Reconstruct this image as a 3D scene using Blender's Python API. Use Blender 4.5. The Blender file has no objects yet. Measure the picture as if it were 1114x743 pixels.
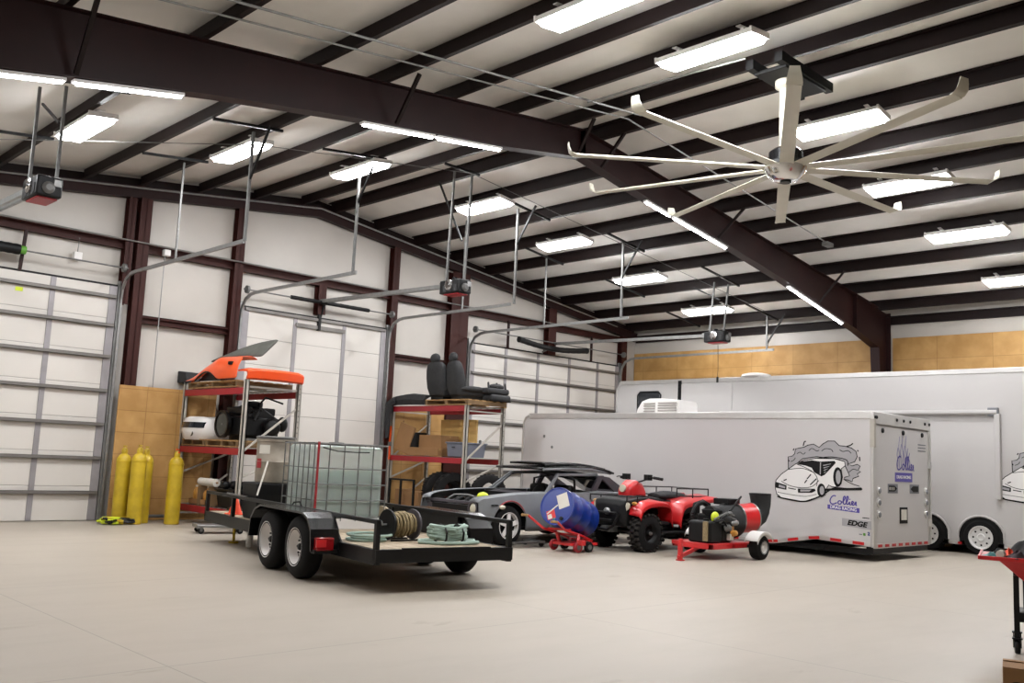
import bpy, bmesh, math, random
from mathutils import Vector, Matrix, Euler
random.seed(7)
S = bpy.context.scene
COL = S.collection

# ------------------------------------------------------------------ camera, light, exposure
FPX = 1015.3
YAW, PITCH, ROLL = 0.7995, 0.1258, 0.0453
CAMH = 1.42
def make_camera():
    cy, sy = math.cos(YAW), math.sin(YAW); cp, sp = math.cos(PITCH), math.sin(PITCH); cr, sr = math.cos(ROLL), math.sin(ROLL)
    f = Vector((cy, sy, 0)); r = Vector((sy, -cy, 0)); u = Vector((0, 0, 1))
    f2 = cp*f + sp*u; u2 = -sp*f + cp*u
    r3 = cr*r + sr*u2; u3 = -sr*r + cr*u2
    cd = bpy.data.cameras.new('camera'); co = bpy.data.objects.new('camera', cd); COL.objects.link(co)
    m = Matrix((r3, u3, -f2)).transposed().to_4x4(); m.translation = (0, 0, CAMH)
    co.matrix_world = m
    cd.sensor_width = 36; cd.lens = FPX/1114*36; cd.clip_start = .05; cd.clip_end = 200
    S.camera = co
make_camera()
S.view_settings.view_transform = 'Standard'; S.view_settings.look = 'None'
S.view_settings.gamma = 1; S.view_settings.use_curve_mapping = False
S.view_settings.exposure = 2.06
LAMP = 21.0      # strength of the high bay fixtures
STRIP = 16.0     # strength of the tube lights on the frame
w = bpy.data.worlds.new('world'); S.world = w; w.use_nodes = True
w.node_tree.nodes['Background'].inputs[0].default_value = (.9, .87, .82, 1)
w.node_tree.nodes['Background'].inputs[1].default_value = 0.05

# ------------------------------------------------------------------ materials
def lin(c):
    return tuple(((x/255)/12.92 if x/255 <= .04045 else ((x/255+.055)/1.055)**2.4) for x in c)
def mat(name, c, rough=.5, metal=0., var=.12, vs=4., bump=0., bs=30., emit=0., coat=0., spec=.5, c2=None):
    m = bpy.data.materials.new(name); m.use_nodes = True
    nt = m.node_tree; b = nt.nodes['Principled BSDF']; L = nt.links.new
    b.inputs['Roughness'].default_value = rough; b.inputs['Metallic'].default_value = metal
    b.inputs['Specular IOR Level'].default_value = spec
    b.inputs['Coat Weight'].default_value = coat
    c = lin(c); d = lin(c2) if c2 else tuple(x*(1-var) for x in c)
    tc = nt.nodes.new('ShaderNodeTexCoord'); n = nt.nodes.new('ShaderNodeTexNoise'); n.inputs['Scale'].default_value = vs
    n.inputs['Detail'].default_value = 5
    L(tc.outputs['Object'], n.inputs['Vector'])
    r = nt.nodes.new('ShaderNodeValToRGB'); r.color_ramp.elements[0].position = .38; r.color_ramp.elements[1].position = .66
    r.color_ramp.elements[0].color = (*d, 1); r.color_ramp.elements[1].color = (*c, 1)
    L(n.outputs['Fac'], r.inputs[0]); L(r.outputs[0], b.inputs['Base Color'])
    if bump:
        n2 = nt.nodes.new('ShaderNodeTexNoise'); n2.inputs['Scale'].default_value = bs; L(tc.outputs['Object'], n2.inputs['Vector'])
        bp = nt.nodes.new('ShaderNodeBump'); bp.inputs['Strength'].default_value = bump; bp.inputs['Distance'].default_value = .02
        L(n2.outputs['Fac'], bp.inputs['Height']); L(bp.outputs[0], b.inputs['Normal'])
    if emit:
        b.inputs['Emission Color'].default_value = (*c, 1); b.inputs['Emission Strength'].default_value = emit
    return m

def mat_floor():
    m = mat('concrete', (168, 159, 146), .45, var=.05, vs=.5, spec=.4)
    nt = m.node_tree; L = nt.links.new; b = nt.nodes['Principled BSDF']; N = nt.nodes.new
    tc = N('ShaderNodeTexCoord'); base = b.inputs['Base Color'].links[0].from_socket
    # fine stains stretched along the building
    mp = N('ShaderNodeMapping'); mp.inputs['Scale'].default_value = (.5, 1.6, 1); mp.inputs['Rotation'].default_value = (0, 0, .5)
    L(tc.outputs['Object'], mp.inputs[0])
    n = N('ShaderNodeTexNoise'); n.inputs['Scale'].default_value = 1.3; n.inputs['Detail'].default_value = 8; n.inputs['Roughness'].default_value = .65
    L(mp.outputs[0], n.inputs[0])
    r = N('ShaderNodeValToRGB'); r.color_ramp.elements[0].position = .3; r.color_ramp.elements[0].color = (.94, .935, .925, 1)
    r.color_ramp.elements[1].position = .55; r.color_ramp.elements[1].color = (1, 1, 1, 1); L(n.outputs[0], r.inputs[0])
    mx = N('ShaderNodeMix'); mx.data_type = 'RGBA'; mx.blend_type = 'MULTIPLY'; mx.inputs[0].default_value = 1
    L(base, mx.inputs[6]); L(r.outputs[0], mx.inputs[7])
    # sparse dark scuffs
    mp3 = N('ShaderNodeMapping'); mp3.inputs['Scale'].default_value = (1, 2.2, 1); mp3.inputs['Rotation'].default_value = (0, 0, -.7); L(tc.outputs['Object'], mp3.inputs[0])
    n3 = N('ShaderNodeTexNoise'); n3.inputs['Scale'].default_value = .9; n3.inputs['Detail'].default_value = 9; n3.inputs['Roughness'].default_value = .6; L(mp3.outputs[0], n3.inputs[0])
    r3 = N('ShaderNodeValToRGB'); r3.color_ramp.elements[0].position = .66; r3.color_ramp.elements[0].color = (1, 1, 1, 1)
    r3.color_ramp.elements[1].position = .74; r3.color_ramp.elements[1].color = (.8, .77, .72, 1); L(n3.outputs[0], r3.inputs[0])
    mx3 = N('ShaderNodeMix'); mx3.data_type = 'RGBA'; mx3.blend_type = 'MULTIPLY'; mx3.inputs[0].default_value = 1
    L(mx.outputs[2], mx3.inputs[6]); L(r3.outputs[0], mx3.inputs[7])
    # saw cut joints
    sx = N('ShaderNodeSeparateXYZ'); L(tc.outputs['Object'], sx.inputs[0])
    def joint(sock, off, per, wd):
        a = N('ShaderNodeMath'); a.operation = 'SUBTRACT'; L(sock, a.inputs[0]); a.inputs[1].default_value = off - per/2
        p = N('ShaderNodeMath'); p.operation = 'FLOORED_MODULO'; L(a.outputs[0], p.inputs[0]); p.inputs[1].default_value = per
        s = N('ShaderNodeMath'); s.operation = 'SUBTRACT'; L(p.outputs[0], s.inputs[0]); s.inputs[1].default_value = per/2
        q = N('ShaderNodeMath'); q.operation = 'ABSOLUTE'; L(s.outputs[0], q.inputs[0])
        c = N('ShaderNodeMath'); c.operation = 'LESS_THAN'; L(q.outputs[0], c.inputs[0]); c.inputs[1].default_value = wd
        return c.outputs[0]
    j1 = joint(sx.outputs[0], 2.83, 3.93, .0055); j2 = joint(sx.outputs[1], 5.95, 3.8, .0055)
    ad = N('ShaderNodeMath'); ad.operation = 'MAXIMUM'; L(j1, ad.inputs[0]); L(j2, ad.inputs[1])
    ml = N('ShaderNodeMath'); ml.operation = 'MULTIPLY'; ml.inputs[1].default_value = .4; L(ad.outputs[0], ml.inputs[0])
    mx2 = N('ShaderNodeMix'); mx2.data_type = 'RGBA'; L(ml.outputs[0], mx2.inputs[0]); L(mx3.outputs[2], mx2.inputs[6]); mx2.inputs[7].default_value = (.10, .09, .08, 1)
    L(mx2.outputs[2], b.inputs['Base Color'])
    return m

def mat_osb(name, sw, sh, axis):
    m = mat(name, (190, 150, 92), .6, var=.22, vs=3., c2=(172, 131, 74))
    nt = m.node_tree; L = nt.links.new; b = nt.nodes['Principled BSDF']; N = nt.nodes.new
    base = b.inputs['Base Color'].links[0].from_socket
    tc = N('ShaderNodeTexCoord'); sx = N('ShaderNodeSeparateXYZ'); L(tc.outputs['Object'], sx.inputs[0])
    cb = N('ShaderNodeCombineXYZ'); L(sx.outputs[axis], cb.inputs[0]); L(sx.outputs[2], cb.inputs[1])
    br = N('ShaderNodeTexBrick'); L(cb.outputs[0], br.inputs['Vector']); br.offset = 0; br.squash = 1
    br.inputs['Scale'].default_value = 1; br.inputs['Brick Width'].default_value = sw; br.inputs['Row Height'].default_value = sh
    br.inputs['Mortar Size'].default_value = .006; br.inputs['Color1'].default_value = (1, 1, 1, 1); br.inputs['Color2'].default_value = (.9, .87, .82, 1)
    br.inputs['Mortar'].default_value = (.62, .56, .48, 1)
    mx = N('ShaderNodeMix'); mx.data_type = 'RGBA'; mx.blend_type = 'MULTIPLY'; mx.inputs[0].default_value = 1
    L(base, mx.inputs[6]); L(br.outputs[0], mx.inputs[7])
    v = N('ShaderNodeTexVoronoi'); v.inputs['Scale'].default_value = 1.7; L(tc.outputs['Object'], v.inputs['Vector'])
    r = N('ShaderNodeValToRGB'); r.color_ramp.elements[0].position = .02; r.color_ramp.elements[0].color = (.25, .15, .08, 1)
    r.color_ramp.elements[1].position = .06; r.color_ramp.elements[1].color = (1, 1, 1, 1); L(v.outputs['Distance'], r.inputs[0])
    mx2 = N('ShaderNodeMix'); mx2.data_type = 'RGBA'; mx2.blend_type = 'MULTIPLY'; mx2.inputs[0].default_value = .8
    L(mx.outputs[2], mx2.inputs[6]); L(r.outputs[0], mx2.inputs[7]); L(mx2.outputs[2], b.inputs['Base Color'])
    return m

def mat_glass(name, c, rough=.1, trans=.6):
    m = mat(name, c, rough, var=.03)
    m.node_tree.nodes['Principled BSDF'].inputs['Transmission Weight'].default_value = trans
    return m

def mat_planks(name, c, c2, wd, axis):
    m = mat(name, c, .7, c2=c2, vs=6)
    nt = m.node_tree; L = nt.links.new; b = nt.nodes['Principled BSDF']; N = nt.nodes.new
    base = b.inputs['Base Color'].links[0].from_socket
    tc = N('ShaderNodeTexCoord'); sx = N('ShaderNodeSeparateXYZ'); L(tc.outputs['Object'], sx.inputs[0])
    p = N('ShaderNodeMath'); p.operation = 'FLOORED_MODULO'; L(sx.outputs[axis], p.inputs[0]); p.inputs[1].default_value = wd
    c_ = N('ShaderNodeMath'); c_.operation = 'LESS_THAN'; L(p.outputs[0], c_.inputs[0]); c_.inputs[1].default_value = .008
    mx = N('ShaderNodeMix'); mx.data_type = 'RGBA'; L(c_.outputs[0], mx.inputs[0]); L(base, mx.inputs[6]); mx.inputs[7].default_value = (.06, .05, .04, 1)
    L(mx.outputs[2], b.inputs['Base Color'])
    return m

M = dict(
    floor=mat_floor(),
    wall=mat('white_vinyl_insulation', (190, 184, 176), .38, var=.06, vs=1.2, bump=.35, bs=2.2),
    ceil=mat('white_vinyl_ceiling', (236, 233, 228), .5, var=.07, vs=1.6, bump=.35, bs=3.5),
    block=mat('painted_wall', (196, 188, 178), .7, var=.06),
    steel=mat('red_oxide_primer', (40, 16, 15), .5, var=.25, vs=2., spec=.25),
    steel2=mat('red_oxide_purlin', (27, 14, 13), .55, var=.2, vs=2., spec=.25),
    steel_lit=mat('red_oxide_primer_lit', (58, 23, 17), .55, var=.2, vs=2., spec=.25),  # frame primer made redder and lighter, painting in light on the wall steel
    galv=mat('galvanised_steel', (150, 150, 148), .38, .7, var=.15, vs=12),
    galvd=mat('dull_galvanised', (120, 120, 118), .5, .5, var=.2, vs=12),
    blackm=mat('black_metal', (13, 13, 14), .45, var=.3, spec=.3),
    black=mat('black_plastic', (14, 14, 15), .55, var=.3, spec=.3),
    blackg=mat('black_gloss', (11, 11, 13), .25, var=.2, coat=.15, spec=.4),
    rubber=mat('rubber', (20, 19, 19), .85, var=.25, vs=8, spec=.25),
    dusty=mat('dusty_rubber', (50, 47, 44), .9, var=.25, vs=8, spec=.2),
    dgrey=mat('dark_grey_fabric', (42, 42, 43), .85, var=.25, vs=14),
    flapg=mat('grey_underlay', (78, 78, 72), .8, var=.2, vs=8),
    grey=mat('grey_plastic', (120, 122, 128), .6),
    white=mat('white_paint', (222, 219, 216), .35, var=.03),
    tw=mat('trailer_skin', (194, 191, 190), .3, var=.03, vs=.8),
    twb=mat('big_trailer_skin', (190, 187, 185), .28, var=.03, vs=.8),
    alu=mat('polished_aluminium', (205, 203, 200), .35, .55, var=.08),
    rimm=mat('bright_rim', (222, 221, 219), .3, .15, var=.04),
    ply_lit=mat('yellow_board_lit', (224, 184, 112), .7, var=.1),  # yellow plywood, lightened to paint in the light falling on the board
    chrome=mat('chrome', (225, 225, 226), .15, 1., var=.05),
    osbR=mat_osb('osb_right', 1.22, .6, 1), osbL=mat_osb('osb_gable', .61, .4, 0),
    door=mat('door_white', (205, 200, 193), .42, var=.04, vs=1.),
    seam=mat('door_seam', (168, 162, 156), .5),
    stile=mat('door_stile_grey', (152, 148, 150), .45, .3),
    strutm=mat('door_strut', (122, 118, 114), .45, .45),
    red=mat('red_paint', (205, 32, 36), .35, coat=.3, var=.1),
    redbeam=mat('red_rack_beam', (158, 30, 40), .45, var=.15),
    rackgrey=mat('grey_rack_post', (176, 170, 160), .5, var=.12),
    orange=mat('orange_paint', (235, 88, 34), .3, coat=.4, var=.05),
    orange2=mat('dark_orange_paint', (222, 74, 22), .35, var=.08),
    cone=mat('cone_orange', (245, 80, 40), .5),
    yellow=mat('yellow_cylinder', (196, 166, 36), .42, var=.22, vs=5),
    lime=mat('lime_plastic', (205, 220, 40), .5),
    wood=mat('pallet_wood', (176, 138, 88), .75, var=.3, vs=10),
    woodd=mat('dark_wood', (120, 94, 62), .8, var=.3),
    deck=mat_planks('deck_planks', (176, 160, 136), (146, 130, 108), .14, 0),
    board=mat('plain_board', (196, 182, 156), .7, var=.1),
    card=mat('cardboard', (150, 112, 72), .8, var=.12, vs=3),
    primer=mat('grey_primer', (116, 119, 122), .5, var=.1),
    primerd=mat('dark_primer', (70, 66, 72), .45, var=.15),
    blue=mat('blue_drum', (18, 50, 138), .3, var=.15, vs=3, coat=.2),
    bluetote=mat('grey_tote', (112, 116, 128), .6),
    hose=mat('pale_green_hose', (150, 172, 160), .6, var=.15),
    rope=mat('tan_cable', (150, 132, 96), .7, var=.25, vs=20),
    steeldrum=mat('stained_steel_drum', (168, 158, 144), .45, .35, var=.35, vs=5),
    amber=mat('amber_liquid', (196, 140, 60), .35),
    purple=mat('purple_vinyl', (86, 76, 158), .5, var=.03),
    lilac=mat('lilac_vinyl', (128, 124, 170), .5, var=.03),
    smoke=mat('smoke_grey_vinyl', (160, 158, 160), .5, var=.03),
    ink=mat('black_vinyl', (10, 10, 11), .6, var=.05, spec=.25),
    lwhite=mat('white_vinyl', (226, 224, 222), .4, var=.02),
    reflect_r=mat('red_reflector', (190, 30, 34), .3), 
    tail=mat('tail_lamp', (130, 14, 20), .2),
    glassd=mat('dark_glass', (34, 38, 44), .08, var=.05, spec=.8),
    hlamp=mat('headlamp_glass', (205, 200, 180), .15, var=.1),
    tank=mat_glass('translucent_tank', (236, 240, 236), .3, .72),
    water=mat('tank_water', (146, 178, 168), .3, var=.03),
    lamp=mat('lamp_diffuser', (251, 252, 254), .5, var=0., emit=LAMP),
    tube=mat('tube_light', (250, 248, 255), .5, var=0., emit=STRIP),
    fanw=mat('fan_blade', (200, 196, 180), .4, var=.05),
    paper=mat('paper_label', (214, 210, 200), .7),
    rag=mat('dark_rag', (62, 46, 52), .9, var=.3), teal=mat('teal_plastic', (60, 120, 120), .5),
    green=mat('green_plastic', (90, 150, 50), .5),
)

# ------------------------------------------------------------------ mesh builder
class MB:
    def __init__(s): s.bm = bmesh.new(); s.mi = 0
    def m(s, i): s.mi = i; return s
    def _f(s, vs):
        try:
            f = s.bm.faces.new(vs); f.material_index = s.mi; return f
        except ValueError: return None
    def face(s, pts): s._f([s.bm.verts.new(p) for p in pts]); return s
    def hexa(s, p):
        v = [s.bm.verts.new(q) for q in p]
        for a in ((3,2,1,0),(4,5,6,7),(0,1,5,4),(1,2,6,5),(2,3,7,6),(3,0,4,7)): s._f([v[i] for i in a])
        return s
    def box(s, x0, x1, y0, y1, z0, z1):
        return s.hexa([(x0,y0,z0),(x1,y0,z0),(x1,y1,z0),(x0,y1,z0),(x0,y0,z1),(x1,y0,z1),(x1,y1,z1),(x0,y1,z1)])
    def obox(s, c, d, R=None):
        R = R or Matrix.Identity(3); c = Vector(c)
        q = [c + R @ Vector((sx*d[0]/2, sy*d[1]/2, sz*d[2]/2)) for sx,sy,sz in ((-1,-1,-1),(1,-1,-1),(1,1,-1),(-1,1,-1),(-1,-1,1),(1,-1,1),(1,1,1),(-1,1,1))]
        return s.hexa(q)
    def bar(s, p0, p1, w, h, up=(0,0,1)):
        p0, p1 = Vector(p0), Vector(p1); d = (p1-p0).normalized(); u = Vector(up)
        if abs(d.dot(u)) > .98: u = Vector((1,0,0))
        a = d.cross(u).normalized(); b = a.cross(d)
        q = [p + sx*a*w/2 + sy*b*h/2 for p in (p0, p1) for sx,sy in ((-1,-1),(1,-1),(1,1),(-1,1))]
        return s.hexa(q)
    def rings(s, R, closed=True, cap=True):
        V = [[s.bm.verts.new(p) for p in r] for r in R]; n = len(V[0])
        for a, b in zip(V, V[1:]):
            for i in range(n if closed else n-1): s._f([a[i], a[(i+1) % n], b[(i+1) % n], b[i]])
        if cap and closed:
            s._f(V[0][::-1]); s._f(V[-1])
        return s
    def frame(s, d):
        d = Vector(d).normalized(); u = Vector((0,0,1)) if abs(d.z) < .9 else Vector((1,0,0))
        a = d.cross(u).normalized(); return d, a, a.cross(d)
    def lathe(s, prof, o=(0,0,0), ax=(0,0,1), n=24, cap=True):
        d, a, b = s.frame(ax); o = Vector(o)
        return s.rings([[o + d*z + (a*math.cos(t*2*math.pi/n) + b*math.sin(t*2*math.pi/n))*max(r, 1e-4) for t in range(n)] for r, z in prof], True, cap)
    def cyl(s, p0, p1, r0, r1=None, n=14):
        p0, p1 = Vector(p0), Vector(p1); L = (p1-p0).length
        return s.lathe([(r0, 0), (r0 if r1 is None else r1, L)], p0, p1-p0, n)
    def tube(s, pts, r, n=8, closed=False):
        pts = [Vector(p) for p in pts]; R = []
        N = len(pts); pa = None
        for i, p in enumerate(pts):
            if closed: d = pts[(i+1) % N] - pts[i-1]
            else: d = pts[min(i+1, N-1)] - pts[max(i-1, 0)]
            d.normalize()
            if pa is None: _, a, b = s.frame(d)
            else:
                a = pa - d*pa.dot(d)
                if a.length < 1e-5: _, a, _ = s.frame(d)
                a.normalize(); b = a.cross(d)
            pa = a
            rr = r[i] if isinstance(r, (list, tuple)) else r
            R.append([p + (a*math.cos(t*2*math.pi/n) + b*math.sin(t*2*math.pi/n))*rr for t in range(n)])
        if closed: R.append(R[0]); return s.rings(R, True, False)
        return s.rings(R)
    def prism(s, poly, ax, a, b):
        def P(q, t): return (t, q[0], q[1]) if ax == 'x' else (q[0], t, q[1]) if ax == 'y' else (q[0], q[1], t)
        A = [s.bm.verts.new(P(q, a)) for q in poly]; B = [s.bm.verts.new(P(q, b)) for q in poly]; n = len(poly)
        s._f(A[::-1]); s._f(B)
        for i in range(n): s._f([A[i], A[(i+1) % n], B[(i+1) % n], B[i]])
        return s
    def sph(s, c, r, n=14):
        r = Vector((r,r,r)) if not hasattr(r, '__len__') else Vector(r); c = Vector(c); R = []
        m = max(6, n//2)
        for i in range(m+1):
            t = math.pi*i/m; t = min(max(t, .02), math.pi-.02)
            R.append([c + Vector((r.x*math.sin(t)*math.cos(k*2*math.pi/n), r.y*math.sin(t)*math.sin(k*2*math.pi/n), -r.z*math.cos(t))) for k in range(n)])
        return s.rings(R)
    def grid(s, G):
        V = [[s.bm.verts.new(p) for p in r] for r in G]
        for a, b in zip(V, V[1:]):
            for i in range(len(a)-1): s._f([a[i], a[i+1], b[i+1], b[i]])
        return s
    def jitter(s, amt, seed=1):
        R = random.Random(seed)
        for v in s.bm.verts: v.co += Vector((R.uniform(-amt,amt), R.uniform(-amt,amt), R.uniform(-amt,amt)))
        return s
    def build(s, name, mats, parent=None, bev=0, smooth=True, sub=0, solid=0, seg=2):
        bmesh.ops.recalc_face_normals(s.bm, faces=s.bm.faces)
        me = bpy.data.meshes.new(name); s.bm.to_mesh(me); s.bm.free()
        for q in (mats if isinstance(mats, (list, tuple)) else [mats]): me.materials.append(M[q] if isinstance(q, str) else q)
        o = bpy.data.objects.new(name, me); COL.objects.link(o)
        if parent: o.parent = parent
        if smooth:
            me.polygons.foreach_set('use_smooth', [True]*len(me.polygons)); me.set_sharp_from_angle(angle=math.radians(38))
        if solid: q = o.modifiers.new('solid', 'SOLIDIFY'); q.thickness = solid; q.offset = 0
        if bev: q = o.modifiers.new('bevel', 'BEVEL'); q.width = bev; q.segments = seg; q.limit_method = 'ANGLE'
        if sub: q = o.modifiers.new('sub', 'SUBSURF'); q.levels = sub; q.render_levels = sub
        return o

def tag(o, label, cat, group=None, kind=None):
    o['label'] = label; o['category'] = cat
    if group: o['group'] = group
    if kind: o['kind'] = kind
    return o
def thing(name, label, cat, loc=(0,0,0), rz=0, group=None):
    o = bpy.data.objects.new(name, None); COL.objects.link(o); o.location = loc; o.rotation_euler = (0, 0, rz); o.empty_display_size = .1
    return tag(o, label, cat, group)
def struct(name, parent=None, b=None, mats=None, **k):
    if b is None:
        o = bpy.data.objects.new(name, None); COL.objects.link(o)
    else: o = b.build(name, mats, parent, **k)
    if parent is None: o['kind'] = 'structure'
    return o
def dup(root, loc=None, rz=None, label=None, group=None):
    r = root.copy(); COL.objects.link(r)
    if loc is not None: r.location = loc
    if rz is not None: r.rotation_euler = (0, 0, rz)
    if label: r['label'] = label
    if group: r['group'] = group
    for ch in list(root.children):
        c = ch.copy(); COL.objects.link(c); c.parent = r
        for g in list(ch.children):
            d = g.copy(); COL.objects.link(d); d.parent = c
    return r
def text(body, size, mat_, name, parent, origin, right, up, shear=0, ext=.0008, bold=0., sx=1., align='CENTER'):
    cu = bpy.data.curves.new(name, 'FONT'); cu.body = body; cu.size = size; cu.extrude = ext; cu.shear = shear; cu.offset = bold
    cu.align_x = align; cu.align_y = 'CENTER'
    t = bpy.data.objects.new('tmp', cu); COL.objects.link(t)
    me = bpy.data.meshes.new_from_object(t.evaluated_get(bpy.context.evaluated_depsgraph_get()))
    bpy.data.objects.remove(t)
    r, u = Vector(right).normalized(), Vector(up).normalized(); n = r.cross(u)
    mm = Matrix((r*sx, u, n)).transposed().to_4x4(); mm.translation = origin
    me.transform(mm); me.materials.clear(); me.materials.append(M[mat_])
    o = bpy.data.objects.new(name, me); COL.objects.link(o); o.parent = parent
    return o

# ------------------------------------------------------------------ building shell
D, E, XR, YF, SL, ZR = 17.376, 22.1, 10.77, 9.70, .1233, 6.716
def zroof(x): return ZR - SL*abs(x - XR)
X0, Y0 = -.62, -6.0
struct('floor', None, MB().box(X0-.2, E+.4, Y0-.2, D+.3, -.15, 0), 'floor', smooth=False)
TH = .22
struct('ceiling', None, MB().prism([(X0-.2, zroof(X0-.2)+TH), (XR, ZR+TH), (E+.4, zroof(E+.4)+TH), (E+.4, zroof(E+.4)+TH+.06), (XR, ZR+TH+.06), (X0-.2, zroof(X0-.2)+TH+.06)], 'y', Y0-.2, D+.3), 'ceil', smooth=False)
gp = [(X0-.2, 0), (E+.4, 0), (E+.4, zroof(E+.4)+TH), (XR, ZR+TH), (X0-.2, zroof(X0-.2)+TH)]
struct('wall_back', None, MB().prism(gp, 'y', D+.08, D+.2), 'wall', smooth=False)
struct('wall_front', None, MB().prism(gp, 'y', Y0-.15, Y0), 'block', smooth=False)
struct('wall_left', None, MB().box(X0-.15, X0, Y0, D+.1, 0, zroof(X0)+TH), 'block', smooth=False)
wr = struct('wall_right', None, MB().box(E+.05, E+.2, Y0, D+.1, 0, zroof(E)+TH), 'wall', smooth=False)
struct('trim_1', None, MB().box(E, E+.045, Y0, YF-.12, 0.02, 4.73).box(E, E+.045, YF+.12, D+.05, .02, 4.73), 'osbR', smooth=False)
struct('trim_2', None, MB().box(6.79, 8.7, D-.165, D-.145, 0.01, 2.46), 'osbL', smooth=False)

struct('trim_3', None, MB().box(13.04, 14.64, D-.085, D-.062, 0.01, 2.46), 'osbL', smooth=False)
# main rigid frame: rafters and columns as a tapered I section
def frame_low(dx):   # depth under the roof line against distance from the ridge
    pts = [(0, .46), (1.7, .54), (4.3, .56), (6.2, .62), (8.4, .76), (9.6, .84), (10.64, .97)]
    for (a, b), (c, d) in zip(pts, pts[1:]):
        if dx <= c: return b + (d-b)*(dx-a)/(c-a)
    return .97
t = thing('rigid_frame', 'big dark red tapered steel portal frame spanning the room under the roof purlins', 'steel frame')
def rafter(sg):
    xs = [0, 1.7, 4.3, 6.2, 8.4, 9.6, 10.64]
    top = [(XR+sg*a, zroof(XR+sg*a)) for a in xs]; low = [(XR+sg*a, zroof(XR+sg*a)-frame_low(a)) for a in xs]
    b = MB().prism(top + low[::-1], 'y', YF-.006, YF+.006)
    for a, c in zip(low, low[1:]): b.bar((a[0], YF, a[1]), (c[0], YF, c[1]), .2, .016)
    for a, c in zip(top, top[1:]): b.bar((a[0], YF, a[1]-.01), (c[0], YF, c[1]-.01), .2, .014)
    for a in (0, 9.5): b.box(XR+sg*a-.012, XR+sg*a+.012, YF-.1, YF+.1, zroof(XR+sg*a)-frame_low(a), zroof(XR+sg*a)-.01)
    return b.build('rafter', 'steel', t, smooth=False)
rafter(1); rafter(-1)
for sg in (1, -1):
    xo, xi, xb = XR+sg*11.25, XR+sg*10.62, XR+sg*10.95
    zt, zk = zroof(XR+sg*11.25), zroof(XR+sg*10.64)-.97
    b = MB().prism([(xo, 0.02), (xb, 0.02), (xi, zk), (xi, zroof(xi)), (xo, zt)], 'y', YF-.006, YF+.006)
    b.bar((xb, YF, .02), (xi, YF, zk), .22, .018, up=(1,0,0)); b.bar((xo, YF, .02), (xo, YF, zt), .22, .018, up=(1,0,0))
    b.box(min(xb,xo)-.03, max(xb,xo)+.03, YF-.14, YF+.14, 0, .025)
    b.build('column', 'steel', t, smooth=False)

# gable end rafter
b = MB()
t = thing('end_rafter', 'dark red steel end rafter along the top of the far white wall', 'steel frame')
for sg in (1, -1):
    x1 = XR+sg*11.25
    MB().prism([(XR, ZR), (x1, zroof(x1)), (x1, zroof(x1)-.24), (XR, ZR-.24)], 'y', D-.1, D-.088).bar((XR, D-.05, ZR-.232), (x1, D-.05, zroof(x1)-.232), .15, .014).bar((XR, D-.05, ZR-.012), (x1, D-.05, zroof(x1)-.012), .15, .014).build('rafter', 'steel', t, smooth=False)
    MB().prism([(XR, ZR+.01), (x1, zroof(x1)+.01), (x1, zroof(x1)+.16), (XR, ZR+.16)], 'y', D+.02, D+.075).build('rake_channel', 'steel2', t, smooth=False)

# purlins: each a Z section running the length of the building
xsR = [11.15, 12.33, 13.51, 14.69, 15.87, 17.28, 18.74, 20.2, 21.66]
ordn = ['first', 'second', 'third', 'fourth', 'fifth', 'sixth', 'seventh', 'eighth', 'ninth']
def purlin(x, sg, label):
    z = zroof(x)
    h = .215; wf = .075
    prof = [(0, 0), (sg*wf, -SL*wf), (sg*wf, .022-SL*wf), (sg*(wf-.008), .022-SL*wf), (sg*(wf-.008), .008), (sg*.008, .008), (sg*.008, h), (-sg*wf, h+SL*wf*.5), (-sg*wf, h-.012), (0, h-.01)]
    o = MB().prism([(x+a, z+c) for a, c in prof], 'y', Y0, D+.06).build('roof_purlin', 'steel2', None, smooth=False)
    tag(o, label, 'purlin', 'roof purlins')
for i, x in enumerate(xsR):
    purlin(x, 1, 'dark red roof purlin, %s to the right of the ridge' % ordn[i])
xsL = [10.39, 9.26, 8.06, 6.9, 5.86, 4.4, 2.95, 1.5, .1]
for i, x in enumerate(xsL):
    purlin(x, -1, 'dark red roof purlin, %s to the left of the ridge' % ordn[i])
tag(MB().prism([(E-.02, 5.06), (E+.04, 5.06), (E+.04, 5.26), (E-.1, 5.26), (E-.1, 5.24), (E-.02, 5.24)], 'y', Y0, D).build('eave_strut', 'steel2', None, smooth=False), 'dark red eave strut along the top of the plywood lined wall', 'purlin')

# flange braces from the frame's lower flange up to the purlins
for x, xl, n in ((3.05, 3.04, 'beside the left tube lights'), (7.05, 7.03, 'above the middle pair of tube lights'), (10.6, 10.45, 'just left of the ridge'), (11.2, 11.2, 'just right of the ridge'), (14.6, 14.75, 'above the long tube lights right of the ridge'), (18.5, 18.74, 'above the last tube light near the column')):
    tag(MB().bar((x, YF-.09, zroof(x)-frame_low(abs(x-XR))+.02), (xl, YF-.55, zroof(xl)+.02), .045, .045).build('flange_brace', 'steel2', None, smooth=False), 'dark angle brace from frame to purlin, '+n, 'brace', 'frame braces')

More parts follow.
